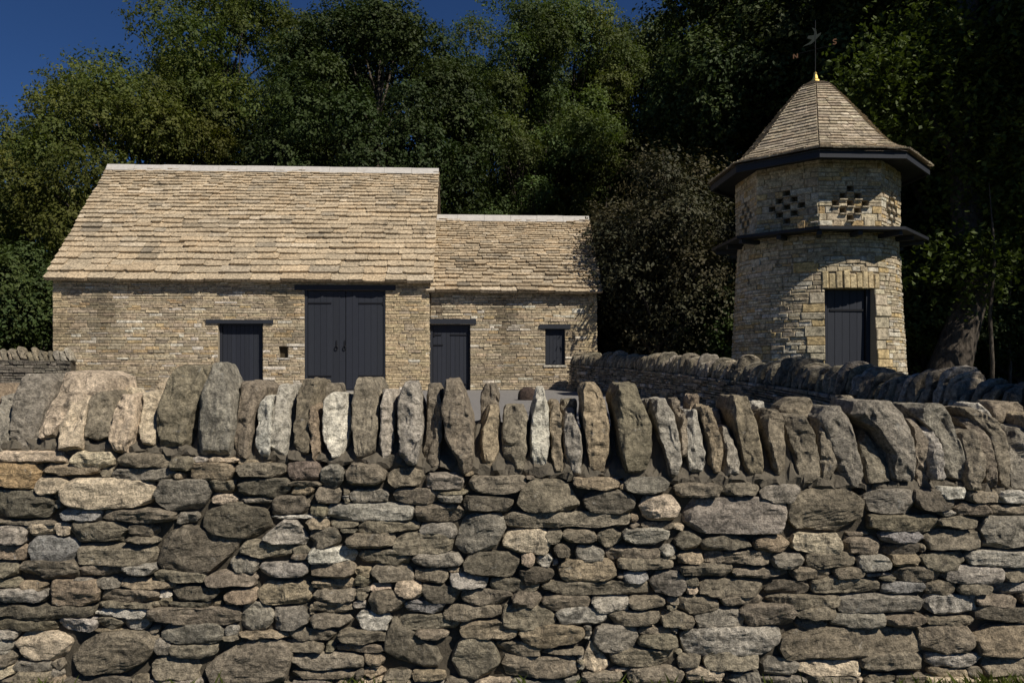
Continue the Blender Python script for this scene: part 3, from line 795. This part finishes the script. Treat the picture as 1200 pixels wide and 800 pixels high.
# door, set in a deep reveal on a flat plane
c0 = lf(dh[0], TG, -.0); c1 = lf(dh[1], TG, -.0); dr = c1-c0; dr[2] = 0; W_ = np.linalg.norm(dr); dr /= W_; do = np.array((dr[1], -dr[0], 0))
if np.dot(do, TC-c0) > 0: do = -do
def df(s, z, d): return c0*np.array((1, 1, 0))+dr*s+do*d+zv*z
m = MB(); planks(m, df, .0, W_-.16, TG+.02, dz1-.01, -.28, 6); td = m.build('door', M_door, tower)
m = MB(); fbox(m, df, W_-.15, W_-.03, TG, dz1, -.22, -.4); m.build('door_frame', M_door, tower)
m = MB(); fbox(m, df, .2, W_-.17, dz1-.44, dz1-.40, -.262, -.279); m.build('strap_hinge', M_iron, td)
m = MB(); fbox(m, df, .12, .2, TG+.62, TG+.72, -.25, -.279); m.build('latch', M_iron, td)

# octagons
PH0 = math.radians(2)
def oct_pt(R, k, z, ph0=PH0): a = ta(ph0+k*math.pi/4); return np.array((TX+R*math.cos(a), TD+R*math.sin(a), z))
RU = 1.71; ZU = 5.75
mb = MB(); mb2 = MB()
for k in range(8):
    a, b = oct_pt(RU, k, 0), oct_pt(RU, k+1, 0); ln = np.linalg.norm(b-a); al = (b-a)/ln; no = np.array((al[1], -al[0], 0))
    if np.dot(no, (a+b)/2-TC) < 0: no = -no
    fn = lambda s, z, d, a=a, al=al, no=no: a+al*s+no*d+zv*z
    holes = []; cz = 4.86
    if k in (0, 1, 6, 7, 2, 5):
        for i in (-1, 0, 1):
            for j in (-1, 0, 1):
                s = ln/2+(i-j)*.155; z = cz+(i+j)*.145; holes.append((s-.068, s+.068, z-.062, z+.062))
    masonry(mb, fn, 0, ln, ZL, ZU, holes, (.055, .12), (.12, .34), tw_cols, proud=.018, gap=.008)
    backing(mb2, fn, -.0, ln, ZL, ZU, holes, -.012, .22)
    for h in holes:
        r_ = -.2; mb2.add([fn(h[0], h[2], r_), fn(h[1], h[2], r_), fn(h[1], h[3], r_), fn(h[0], h[3], r_)], [(0,1,2,3)])
        fbox(mb, fn, h[0]-.01, h[1]+.01, h[2]-.02, h[2]+.002, .06, -.05, (.42, .36, .26))
    for s in (ln*.3, ln*.75):
        fbox(mb, fn, s-.07, s+.07, ZL+.07, ZL+.11, .13, -.05, (.55, .5, .4))
mb.build('upper_wall', M_block, tower); mb2.build('upper_wall_backing', M_mortar, tower)
# ledge with beam ends
def octring(mb, Ra, Rb, za, zb, c=(1, 1, 1)):
    V = [oct_pt(Ra, k, za) for k in range(8)]+[oct_pt(Rb, k, zb) for k in range(8)]
    mb.add(V, [(k, (k+1) % 8, 8+(k+1) % 8, 8+k) for k in range(8)], c)
mb = MB(); RL = 2.25; zl = 4.30
octring(mb, RU-.05, RL, zl+.05, zl+.01, (.5, .5, .5)); octring(mb, RL, RL, zl+.01, zl-.05, (.6, .6, .6)); octring(mb, RL, RU-.05, zl-.05, zl-.02)  # top and rim tinted darker, shade painted into the ledge colour
led = mb.build('alighting_ledge', M_fascia, tower)
for k in range(16):
    mb = MB(); ph = PH0+k*math.pi/8
    if k % 2 == 0: a, b = oct_pt(RU-.05, k//2, zl-.14), oct_pt(RL-.1, k//2, zl-.14)
    else:
        a = (oct_pt(RU-.1, k//2, zl-.14)+oct_pt(RU-.1, k//2+1, zl-.14))/2; b = (oct_pt(RL-.09, k//2, zl-.14)+oct_pt(RL-.09, k//2+1, zl-.14))/2
    t = b-a; n_ = np.array((-t[1], t[0], 0)); n_ /= np.linalg.norm(n_)
    obox(mb, a-n_*.045, t, n_*.09, zv*.085); mb.build('ledge_bracket', M_fascia, led)
# roof
PR = [(2.33, 5.80), (2.05, 5.92), (1.75, 6.14), (1.42, 6.48), (1.02, 6.97), (.62, 7.44), (.34, 7.74), (.12, 7.86)]
pr = np.array(PR); seg = np.concatenate([[0], np.cumsum(np.hypot(*np.diff(pr, axis=0).T))])
def prof(u): return np.interp(u, seg, pr[:, 0]), np.interp(u, seg, pr[:, 1])
mb = MB(); u = 0; T = seg[-1]
while u < T-.04:
    ex = .135-.055*u/T; ex *= uni(.93, 1.07)
    R0, z0 = prof(u); R1_, z1_ = prof(min(T, u+ex*1.7))
    for k in range(8):
        a0, b0 = oct_pt(R0, k, z0), oct_pt(R0, k+1, z0); a1, b1_ = oct_pt(R1_, k, z1_), oct_pt(R1_, k+1, z1_)
        nr = np.cross(b0-a0, a1-a0); nr /= np.linalg.norm(nr)
        if nr[2] < 0: nr = -nr
        ln = np.linalg.norm(b0-a0); n = max(1, int(round(ln/uni(.2, .27)))); cut = np.linspace(0, 1, n+1)
        cut[1:-1] += rng.uniform(-.28, .28, n-1)/n
        for i in range(n):
            th = uni(.02, .038); lf_ = .022+uni(0, .012); lo = uni(-.007, .007)
            g = .004/ln; c_, d_ = cut[i]+g, cut[i+1]-g
            dn = (a0-a1); dn /= np.linalg.norm(dn)
            q0 = a0+(b0-a0)*c_+dn*lo; q1 = a0+(b0-a0)*d_+dn*(lo+uni(-.006, .006)); q2 = a1+(b1_-a1)*d_; q3 = a1+(b1_-a1)*c_
            r = rng.random(); col = (.35, .29, .205) if r < .5 else (.30, .25, .185) if r < .8 else (.41, .35, .26)
            mb.add([q0+nr*(lf_-th*.3), q1+nr*(lf_-th*.3), q1+nr*(lf_+th*.7), q0+nr*(lf_+th*.7), q3-nr*.003, q2-nr*.003, q2+nr*.010, q3+nr*.010], BOXF, jit(col, .14))
    u += ex
troof = mb.build('stone_roof', M_tile, tower)
mb = MB()
for i in range(len(PR)-1): octring(mb, PR[i][0]-.02, PR[i+1][0]-.02, PR[i][1]-.03, PR[i+1][1]-.03, (.3, .25, .2))
mb.build('roof_deck', M_tile, troof)
mb = MB(); RF = 2.27; octring(mb, RF, RF, 5.64, 5.78); octring(mb, RF-.05, RF-.05, 5.78, 5.64); octring(mb, RF-.05, RF, 5.64, 5.64)
octring(mb, RF-.03, RU-.1, 5.70, 5.74, (.6, .6, .6)); mb.build('eaves_fascia', M_fascia, troof)
mb = MB(); ap = np.array((TX, TD, 0))
tube(mb, [ap+zv*7.80, ap+zv*7.86, ap+zv*7.90], [.2, .16, .08], 16); mb.build('lead_cap', M_iron, troof)
mb = MB(); tube(mb, [ap+zv*h for h in (7.90, 7.93, 7.97, 8.03, 8.06, 8.10, 8.13)], [.10, .095, .06, .05, .034, .036, .008], 14); mb.build('gilded_finial', M_gold, troof)
# weather vane
mb = MB(); tube(mb, [ap+zv*8.1, ap+zv*9.27], [.010, .008], 6)
vr = np.array((math.cos(VA+math.pi/2-.12), math.sin(VA+math.pi/2-.12), 0)); vd = np.array((vr[1], -vr[0], 0))
if vr[0] < 0: vr = -vr
za_ = 8.63
tube(mb, [ap+zv*(za_-.03)-vr*.40, ap+zv*(za_+.03)+vr*.40], [.005, .005], 6); tube(mb, [ap+zv*za_-vd*.4, ap+zv*za_+vd*.4], [.005, .005], 6)
vane = mb.build('weather_vane', M_iron, tower)
def flat(mb, pts, o, ax, az, nrm, th=.012):
    n = len(pts); A = [o+ax*p[0]+az*p[1]-nrm*th/2 for p in pts]; B = [q+nrm*th for q in A]
    mb.add(A, [tuple(range(n))]); mb.add(B, [tuple(range(n))[::-1]]); mb.add(A+B, [(i, (i+1) % n, n+(i+1) % n, n+i) for i in range(n)])
mb = MB(); o = ap+zv*8.88
flat(mb, [(-.27, -.14), (-.12, -.07), (-.07, -.02), (-.17, .03), (-.15, .08), (-.03, .07), (-.02, .14), (-.07, .25), (.01, .2), (.035, .07), (.12, .1), (.10, .05), (.05, 0), (.0, -.05), (-.08, -.11)], o, vr, zv, vd)
mb.build('vane_bird', M_verd, vane)
def stroke(mb, pts, o):
    for a, b in zip(pts[:-1], pts[1:]):
        a = o+vr*a[0]+zv*a[1]; b = o+vr*b[0]+zv*b[1]; t = b-a; n_ = np.cross(t, vd); n_ /= np.linalg.norm(n_)
        obox(mb, a-n_*.011-vd*.006, t, n_*.022, vd*.012)
mb = MB(); stroke(mb, [(-.04, -.05), (-.04, .05), (.04, -.05), (.04, .05)], ap+zv*(za_-.07)-vr*.42); mb.build('letter_n', M_copper, vane)
mb = MB(); stroke(mb, [(.035, .045), (0, .055), (-.033, .035), (-.02, .008), (.022, -.01), (.035, -.035), (0, -.055), (-.038, -.042)], ap+zv*(za_+.09)+vr*.40); mb.build('letter_s', M_copper, vane)

# ------------------------------------------------------------------ other dry stone walls
def poly_wall(name, label, pts, h, th, cope, nparts, coursecol, both=True, lean=.35, seed=0, res=1, copew=(.07, .15)):
    """pts: (x, y, top of courses z)"""
    pts = np.array(pts, float); root = empty(name, (pts[0][0], pts[0][1], 0), label=label, category='stone wall')
    d = np.diff(pts[:, :2], axis=0); ln = np.hypot(*d.T); cum = np.concatenate([[0], np.cumsum(ln)])
    def cpos(s):
        return np.array([np.interp(s, cum, pts[:, k]) for k in range(3)])
    def frame(s):
        a, b = cpos(max(0, s-.6)), cpos(min(cum[-1], s+.6)); t = b-a; t[2] = 0; t /= np.linalg.norm(t); return cpos(s), t, np.array((t[1], -t[0], 0))
    mb = MB()
    for side in ((1, -1) if both else (1,)):
        def fn(s, zz, dd, side=side):
            s = s if side > 0 else cum[-1]-s
            c, t, n = frame(s); g = ground_z(c[0], c[1])-.1
            return np.array((c[0], c[1], 0))+n*side*(th/2+dd+.03*(1-zz))+zv*(g+zz*(c[2]-g))
        masonry(mb, fn, 0, cum[-1], 0, 1, [], (.045, .095), (.12, .38), coursecol, proud=.05, gap=.014, depth=.12)
    mb.build('stone_courses', M_far, root)
    mb = MB(); S = np.linspace(0, cum[-1], 60); V = []
    for s in S:
        c, t, n = frame(s); g = ground_z(c[0], c[1])-.1
        for sd, zz in ((1, 0), (1, 1), (-1, 1), (-1, 0)): V.append(np.array((c[0], c[1], g+(c[2]-g)*zz-.01*zz))+n*sd*(th/2-.05))
    mb.add(V, [(i*4+k, i*4+4+k, i*4+5+k, i*4+1+k) for i in range(59) for k in range(3)]+[(0,1,2,3)]); mb.add(V[-4:], [(3,2,1,0)])
    mb.build('rubble_core', M_core, root)
    s = .02; sts = []
    while s < cum[-1]:
        wd = uni(*copew); sts.append((s, wd)); s += wd*1.06
    sts.sort(key=lambda q: np.linalg.norm(cpos(q[0])[:2])); rest = MB()
    for i, (s, wd) in enumerate(sts):
        c, t, n = frame(s+wd/2); H = uni(*cope)*1.1; dp = th*uni(.85, 1.0)
        r = max(3, int(H/.035*res)); q, Fc = rock_unit(max(3, int(wd/.035*res)), r, max(4, int(dp/.06*res)), 9, 8, .78, seed*1000+i, front=False)
        tt = (q[:, 2]+1)/2; hh = H*(1-.14*np.abs(q[:, 1])**2)*uni(.7, 1.15); ln_ = lean+uni(-.18, .18)
        V = (c+zv*-.02)+np.outer(q[:, 0]*wd*.51*(1-.2*tt), t)+np.outer(tt*hh*ln_, t)+np.outer(q[:, 1]*dp*.55*(1-.2*tt), n)+np.outer(tt*hh, zv)
        V = V+np.stack([fbm(V*9+k*3.3+i, 3) for k in range(3)], 1)*.02
        col = jit(PAL['bdbdgm'[rng.integers(6)]], .2)
        if i < nparts:
            m = MB(); m.add(V, Fc, col); o = m.build('coping_stone', M_far, root); o['group'] = 'coping stones of the '+name.replace('_', ' ')
        else: rest.add(V, Fc, col)
    if rest.v: o = rest.build('coping_row', M_far, root, smooth=True); o['kind'] = 'stuff'
def wcol(s, z):
    return jit(PAL['bbgdmlt'[rng.integers(7)]], .2)
def wt(px, py, Y): return P(px, py, Y)
poly_wall('boundary_wall', 'shaded dry stone wall running from the outbuilding corner past the foot of the tower', [
    (*wt(676, 425, 23.3)[:2], wt(676, 427, 23.3)[2]), (*wt(740, 430, 19.0)[:2], wt(740, 431, 19)[2]), (*wt(830, 440, 14.2)[:2], wt(830, 440, 14.2)[2]),
    (*wt(940, 452, 10.6)[:2], wt(940, 453, 10.6)[2]), (*wt(1060, 470, 8.2)[:2], wt(1060, 470, 8.2)[2]), (*wt(1170, 480, 7.0)[:2], wt(1170, 482, 7.0)[2]), (5.6, 6.2, 1.1), (7.5, 5.4, 1.1)],
    1, .5, (.25, .37), 95, wcol, lean=.3, seed=3, copew=(.065, .125))
poly_wall('boundary_wall', 'pale low dry stone wall meeting the left end of the barn', [
    (-26, 21.2, 1.55+(HZ-420)/F*21.2), (*wt(-60, 420, 21.6)[:2], wt(0, 420, 21.6)[2]), (*wt(86, 421, 22.3)[:2], wt(90, 423, 22.3)[2])],
    1, .45, (.29, .38), 60, lambda s, z: jit((.17, .15, .12), .2), lean=-.35, seed=5, copew=(.11, .2))

# dark dome on the gravel
mb = MB(); dm = P(618, 470, 16.5); q, Fc = rock_unit(10, 8, 10, 2.6, 2, .9, 77, front=False)
q = q.copy(); q[:, 2] = np.maximum(q[:, 2], -.1)
V = np.array((dm[0], dm[1], ground_z(0, 16.5)-.01))+q*np.array((.21, .21, .29)); mb.add(V+np.stack([fbm(V*6+k) for k in range(3)], 1)*.008, Fc, (.055, .038, .03))
mb.build('boulder', M_far, None, smooth=True, label='small dark brown domed stone on the gravel before the outbuilding', category='boulder')

# ------------------------------------------------------------------ trees
def leaf_cards(pos, size, rnd, droop=.0, aspect=.6, up=.7, out=None):
    n = len(pos)
    nn = rnd.normal(size=(n, 3)); nn[:, 2] = np.abs(nn[:, 2])+up
    if out is not None: nn = rnd.normal(size=(n, 3))*.5+out*1.1; nn[:, 2] += .45
    nn /= np.linalg.norm(nn, axis=1)[:, None]
    a = np.cross(nn, rnd.normal(size=(n, 3))); a /= np.linalg.norm(a, axis=1)[:, None]; a[:, 2] -= droop; b = np.cross(nn, a)
    s = (size*rnd.uniform(.6, 1.3, n))[:, None]
    p0 = pos-a*s*.5; p2 = pos+a*s*.5; p1 = pos+b*s*.5*aspect+nn*s*.06; p3 = pos-b*s*.5*aspect+nn*s*.06
    V = np.stack([p0, p1, p2, p3], 1).reshape(-1, 3)
    return V, np.arange(4*n).reshape(-1, 4)
def make_tree(kind, H, cb, rx, nblob, br, nleaf, size, leafm, seed, trunk_r=.3, top=.5, elong=1., droop=.1, sprig=10, spr=.35, flat_=.75, hollow=.55, limbs=True):
    """tree standing at the origin, H tall, crown from cb to H, crown radius rx."""
    r = np.random.default_rng(seed); root = empty(kind, (0, 0, 0)); cz = (cb+H)/2; rz = (H-cb)/2
    bl = []
    for i in range(nblob):
        for _ in range(50):
            v = r.normal(size=3); v /= np.linalg.norm(v); rr = r.uniform(hollow, 1)**.6
            p = np.array((v[0]*(rx-br*.7)*rr, v[1]*(rx-br*.7)*rr, cz+v[2]*(rz-br*.6)*rr))
            f = (p[2]-cb)/(H-cb); lim = rx*(1-top*max(0, f-.45)/.55)*(1-.3*max(0, .2-f)/.2)
            if np.hypot(p[0], p[1]) < lim-br*.4 and all(np.linalg.norm(p-q) > br*.55 for q in bl[-60:]): break
        bl.append(p)
    bl = np.array(bl); nb = len(bl); brs = br*r.uniform(.6, 1.25, nb)
    ns = nleaf//sprig; bi = r.integers(0, nb, ns)
    v = r.normal(size=(ns, 3)); v[:, 2] += .5; v /= np.linalg.norm(v, axis=1)[:, None]
    rad = brs[bi]*r.uniform(.62, 1.06, ns)**.6
    sp_ = bl[bi]+v*rad[:, None]*np.array((1, 1, flat_))
    out = v+r.normal(size=(ns, 3))*.5; out[:, 2] -= droop*2; out /= np.linalg.norm(out, axis=1)[:, None]
    t = (np.arange(sprig)/sprig)[None, :, None]*spr*r.uniform(.6, 1.4, (ns, 1, 1))
    pos = (sp_[:, None, :]+out[:, None, :]*t+r.normal(size=(ns, sprig, 3))*size*.55).reshape(-1, 3)
    V, Fc = leaf_cards(pos, size, r, droop, out=np.repeat(v, sprig, 0))
    tone = (.7+.6*r.random(nb))[bi]; tone = np.repeat(tone, sprig)*r.uniform(.88, 1.12, len(pos))
    hue = np.repeat(r.uniform(-1, 1, nb)[bi], sprig)*.10+r.uniform(-.06, .06, len(pos))
    C = np.stack([tone*(1+hue), tone, tone*(1-hue*.5)], 1); C = np.repeat(C, 4, 0)
    mb = MB(); mb.add(V, Fc, C); mb.build('crown', leafm, root)
    mb = MB(); lean = r.normal(size=2)*.02*H
    path = [np.array((lean[0]*q*q+.15*math.sin(q*5+seed), lean[1]*q*q+.12*math.cos(q*4+seed), q*H*.86-.2)) for q in np.linspace(0, 1, 10)]
    tube(mb, path, [trunk_r*(1.25 if i == 0 else 1)*(1-.88*(i/9)**1.1) for i in range(10)], 12)
    if limbs:
        for i in r.permutation(nb)[:min(nb, 34)]:
            e = bl[i]; q = np.clip((e[2]-rx*.5-r.uniform(0, 1.5))/(H*.86), .15, .95); k = q*9; a = path[int(k)]*(1-k % 1)+path[min(9, int(k)+1)]*(k % 1)
            m_ = a*.5+e*.5+np.array((0, 0, -.1*np.linalg.norm(e-a)))+r.normal(size=3)*.2; r0 = trunk_r*.38*(1-q*.7)+.02
            tube(mb, [a, a*.4+m_*.6, m_*.5+e*.5, e], [r0, r0*.75, r0*.5, .02], 6, cap=False)
    mb.build('trunk', M_bark, root, smooth=True)
    return root
def place(root, px, Y, label, cat, rot=0, scale=1, sz=1, copy=True, group=None, x=None):
    if copy:
        r = root.copy(); sc.collection.objects.link(r)
        for c in root.children:
            d_ = c.copy(); sc.collection.objects.link(d_); d_.parent = r
    else: r = root
    X = (px-600)/F*Y if x is None else x
    r.location = (X, Y, float(ground_z(X, Y))); r.rotation_euler = (0, 0, rot); r.scale = (scale, scale, scale*sz)
    r['label'] = label; r['category'] = cat
    if group: r['group'] = group
    return r

K = 1.0
locust = make_tree('locust_tree', 15.0, 1.5, 6.8, 100, 1.5, 170000, .14, L_locust, 11, .28, .45, droop=.25, sprig=12, spr=.55, hollow=.6, flat_=.55)
tall = make_tree('locust_tree', 21.5, 6, 6.2, 70, 1.4, 120000, .15, L_locust, 12, .32, .35, droop=.25, sprig=12, spr=.55, hollow=.35, flat_=.55)
maple = make_tree('maple_tree', 17.0, 2.0, 5.9, 170, 1.2, 220000, .145, L_maple, 13, .35, .55, droop=.05, sprig=10, spr=.35, hollow=.7)
birch = make_tree('birch_tree', 22, 3, 4.5, 85, 1.0, 90000, .14, L_birch, 14, .2, .3, droop=.2, sprig=10, spr=.5, hollow=.3)
dark = make_tree('oak_tree', 20, 1.5, 5.5, 120, 1.4, 150000, .17, L_dark, 15, .4, .35, droop=.15, sprig=10, spr=.5, hollow=.5)
dark2 = make_tree('oak_tree', 22, 3.5, 6.0, 85, 1.5, 110000, .18, L_dark, 16, .45, .3, droop=.25, sprig=12, spr=.7, hollow=.35)
cedar = make_tree('cedar_tree', 8.6, .1, 2.5, 34, .8, 44000, .11, L_grey, 17, .13, .45, droop=.15, sprig=10, spr=.6, hollow=.2)
shrub = make_tree('understory_bush', 4.5, .0, 2.4, 40, .8, 36000, .12, L_dark, 18, .08, .4, droop=.1, sprig=10, spr=.3, hollow=.4)

place(locust, 150, 36, 'spreading yellow-green tree behind the left end of the barn roof', 'tree', .3, copy=False)
place(tall, 255, 40, 'tall feathery tree rising against the sky at upper left', 'tree', 1.2, 1.03, copy=False)
place(maple, 440, 33.5, 'dense dark rounded maple above the middle of the barn roof', 'tree', .5, copy=False)
place(birch, 612, 39, 'airy pale-leaved tree with slender trunk above the outbuilding roof', 'tree', 0, copy=False)
place(cedar, 775, 24.4, 'grey-green bushy evergreen between the outbuilding and the tower', 'evergreen', 0, 1.06, copy=False)
place(dark, 905, 31, 'dark leafy tree directly behind the tower roof', 'tree', 0, copy=False)
place(dark2, 1120, 27, 'large dark tree right of the tower with branches hanging over it', 'tree', 0, copy=False)
place(shrub, 1082, 22.5, 'green bush just right of the tower wall', 'bush', 0, .95, copy=False)
G = 'trees of the wood behind the buildings'
place(locust, -75, 46, 'tree at the left edge of the photo with sky above it', 'tree', 2.1, .85, group=G)
place(locust, 60, 44, 'lower yellow-green tree between the left edge and the barn', 'tree', 4.1, .78, group=G)
place(birch, 560, 44, 'pale thin-crowned tree just right of the dark maple', 'tree', 2.1, .95, group=G)
place(birch, 668, 41, 'pale leafy tree over the right end of the outbuilding roof', 'tree', 4.4, 1.0, group=G)
place(dark, 745, 45, 'dark tree left of the tower and behind the evergreen', 'tree', 1.1, 1.08, group=G)
place(dark2, 850, 40, 'tall dark tree whose crown hangs left of the weather vane', 'tree', 2.3, 1.0, group=G)
place(dark, 1010, 33, 'dark tree showing between the tower roof and the big right tree', 'tree', 3.1, 1.1, group=G)
place(dark, 1215, 30, 'dark tree at the right edge of the photo', 'tree', 4.0, 1.05, group=G)
place(dark2, 1010, 42, 'dark tree deep in the wood above the tower roof', 'tree', 5.0, 1.1, group=G)
place(dark, 400, 47, 'dark tree behind the maple over the barn roof', 'tree', 2.2, 1., group=G)
place(dark, 660, 50, 'far dark tree showing low behind the outbuilding ridge', 'tree', 5.2, 1., group=G)
place(dark2, 1330, 30, 'dark tree of the wood just outside the right edge', 'tree', .4, 1.05, group=G)
place(cedar, 838, 26.5, 'dark brownish-green evergreen against the left side of the tower', 'evergreen', 2.9, .88)
place(cedar, 712, 27.5, 'dark evergreen at the right corner of the outbuilding', 'evergreen', 1.7, .95)
place(shrub, 22, 30, 'dark bush beyond the low wall at the left edge', 'bush', 1.3, 1.25)
place(shrub, -60, 29, 'dark bush beyond the low wall outside the left edge', 'bush', 3.3, 1.4)
place(shrub, 860, 25, 'dark bush in shade at the left foot of the tower', 'bush', 2.3, 1.0)
place(shrub, 1190, 22, 'dark bush at the right edge behind the shaded wall', 'bush', 4.3, .9)
# trees to the right of the frame, whose shade falls into the wood
for i, (x, y) in enumerate([(19, 19.5), (24, 25), (27, 17.5), (20, 29)]):
    place(dark2 if i % 2 else dark, 0, y, 'tall tree standing to the right of the view, '+['nearest the tower', 'second from the tower', 'farthest right', 'at the back'][i], 'tree', i*1.7, 1.12, x=x, group=G)
near = make_tree('ash_tree', 13.5, 6.0, 4.2, 45, 1.0, 24000, .15, L_dark, 31, .22, .3, hollow=.3)
place(near, 0, 2.5, 'tree just outside the right edge that shades the boundary wall', 'tree', 0, x=10.0, copy=False)
# old trunk with rough bark, leaning right
root = empty('old_tree', (0, 0, 0), label='thick rough-barked tree trunk leaning in the shade right of the tower', category='tree')
b0 = P(1108, 450, 20.0); mb = MB()
pts = [P(1108, 470, 20), P(1112, 430, 20), P(1124, 390, 20.1), P(1140, 345, 20.3), P(1132, 250, 20.8), P(1125, 120, 21.5), P(1140, -60, 22)]
tube(mb, pts, [.62, .52, .44, .40, .36, .33, .25], 18)
V = mb.v[0]; mb.v[0] = V+(np.stack([fbm(V*np.array((5, 5, 1.2))+k, 3) for k in range(3)], 1))*.06
for e in ([P(1128, 200, 21), P(1080, 120, 21), P(1020, 60, 20.5)], [P(1126, 220, 21), P(1180, 120, 21), P(1260, 60, 20)], [P(1130, 90, 21.5), P(1170, 0, 21), P(1200, -70, 21)]):
    tube(mb, e, [.16, .1, .04], 8)
mb.build('trunk', M_bark, root, smooth=True)
r = np.random.default_rng(5); ss = [P(px, py, Y) for px, py, Y in [(1075, 105, 21), (1030, 85, 20.5), (1110, 60, 21), (1170, 110, 21), (1200, 60, 20.5), (1180, 20, 21), (1050, 140, 20.8), (1220, 130, 20), (1150, 200, 20.6), (1185, 250, 20.2), (1130, 300, 19.8), (1165, 160, 20.4), (1090, 30, 21.5)]]
cen = np.array(ss); bi = r.integers(0, len(cen), 2600); v = r.normal(size=(2600, 3))*np.array((.62, .62, .42)); base = cen[bi]+v
dro = np.array((0, 0, -1))+r.normal(size=(2600, 3))*.5
pos = (base[:, None]+dro[:, None]*(np.arange(12)/12)[None, :, None]*.55+r.normal(size=(2600, 12, 3))*.07).reshape(-1, 3)
V, Fc = leaf_cards(pos, .15, r, .3); mb = MB(); mb.add(V, Fc, np.repeat(r.uniform(.7, 1.3, len(pos)), 4)[:, None]*np.array((1.1, 1.15, .9))); mb.build('crown', L_dark, root)
# slender trunks in the shade at the right
for i, (px, Y, wd) in enumerate([(1162, 19, .06), (1183, 21, .05)]):
    m = MB(); tube(m, [P(px, 470, Y), P(px+1, 425, Y), P(px-2, 370, Y), P(px+4, 300, Y), P(px-3, 215, Y+.3)], [wd, wd*.9, wd*.8, wd*.6, .01], 8)
    m.build('sapling', M_bark, None, smooth=True, label=['thin bare pole-like sapling trunk right of the old trunk', 'slimmer sapling trunk nearest the right edge'][i], category='sapling')
# far wood
r = np.random.default_rng(9); n = 9000; xs = r.uniform(-75, 95, n); ys = r.uniform(55, 68, n); tp = 15+5*np.sin(xs*.13)+3*np.sin(xs*.41)-np.where(xs < -20, 9, 0)
base = np.stack([xs, ys, r.uniform(0, 1, n)**.8*tp], 1); pos = (base[:, None]+r.normal(size=(n, 12, 3))*.9).reshape(-1, 3)
V, Fc = leaf_cards(pos, .55, r, .1); mb = MB(); mb.add(V, Fc, np.repeat(r.uniform(.7, 1.3, len(pos)), 4)[:, None]*np.ones(3)); o = mb.build('far_wood', L_dark, None); o['kind'] = 'stuff'; o['label'] = 'far-off edge of the dark wood closing the view between the trees'; o['category'] = 'wood'
r = np.random.default_rng(19); n = 9000; xs = r.uniform(-4, 42, n); ys = r.uniform(34, 50, n); tp = 3.2+1.2*np.sin(xs*.7)+.8*np.sin(ys*.9)
base = np.stack([xs, ys, r.uniform(0, 1, n)**.7*tp+.6], 1); pos = (base[:, None]+r.normal(size=(n, 12, 3))*.4).reshape(-1, 3)
V, Fc = leaf_cards(pos, .32, r, .1); mb = MB(); mb.add(V, Fc, np.repeat(r.uniform(.6, 1.2, len(pos)), 4)[:, None]*np.ones(3)); o = mb.build('undergrowth', L_dark, None); o['kind'] = 'stuff'; o['label'] = 'dark undergrowth on the floor of the wood behind the tower'; o['category'] = 'undergrowth'
# grass at the foot of the near wall
r = np.random.default_rng(21); V = []; cnt = 0
for cx, n_, sp_ in [(58, 90, 14), (428, 120, 22), (1150, 420, 60), (1190, 300, 30), (230, 40, 30), (700, 60, 80), (900, 60, 80)]:
    for _ in range(n_):
        px = r.normal(cx, sp_); y = r.uniform(3.50, 3.66); x = (px-600)/F*y; h = r.uniform(.03, .10); a = r.uniform(0, 6.28); w_ = .004; l = r.normal(size=2)*.03
        V += [(x-w_*math.cos(a), y-w_*math.sin(a), 0), (x+w_*math.cos(a), y+w_*math.sin(a), 0), (x+l[0]*.4+w_*.6, y+l[1]*.4, h*.6), (x+l[0], y+l[1], h)]; cnt += 1
mb = MB(); mb.add(V, np.arange(4*cnt).reshape(-1, 4), np.repeat(r.uniform(.6, 1.6, cnt), 4)[:, None]*np.array((1, .9, .8))); o = mb.build('grass', L_grass); o['kind'] = 'stuff'
o['label'] = 'thin tufts of grass along the foot of the nearest wall'; o['category'] = 'grass'
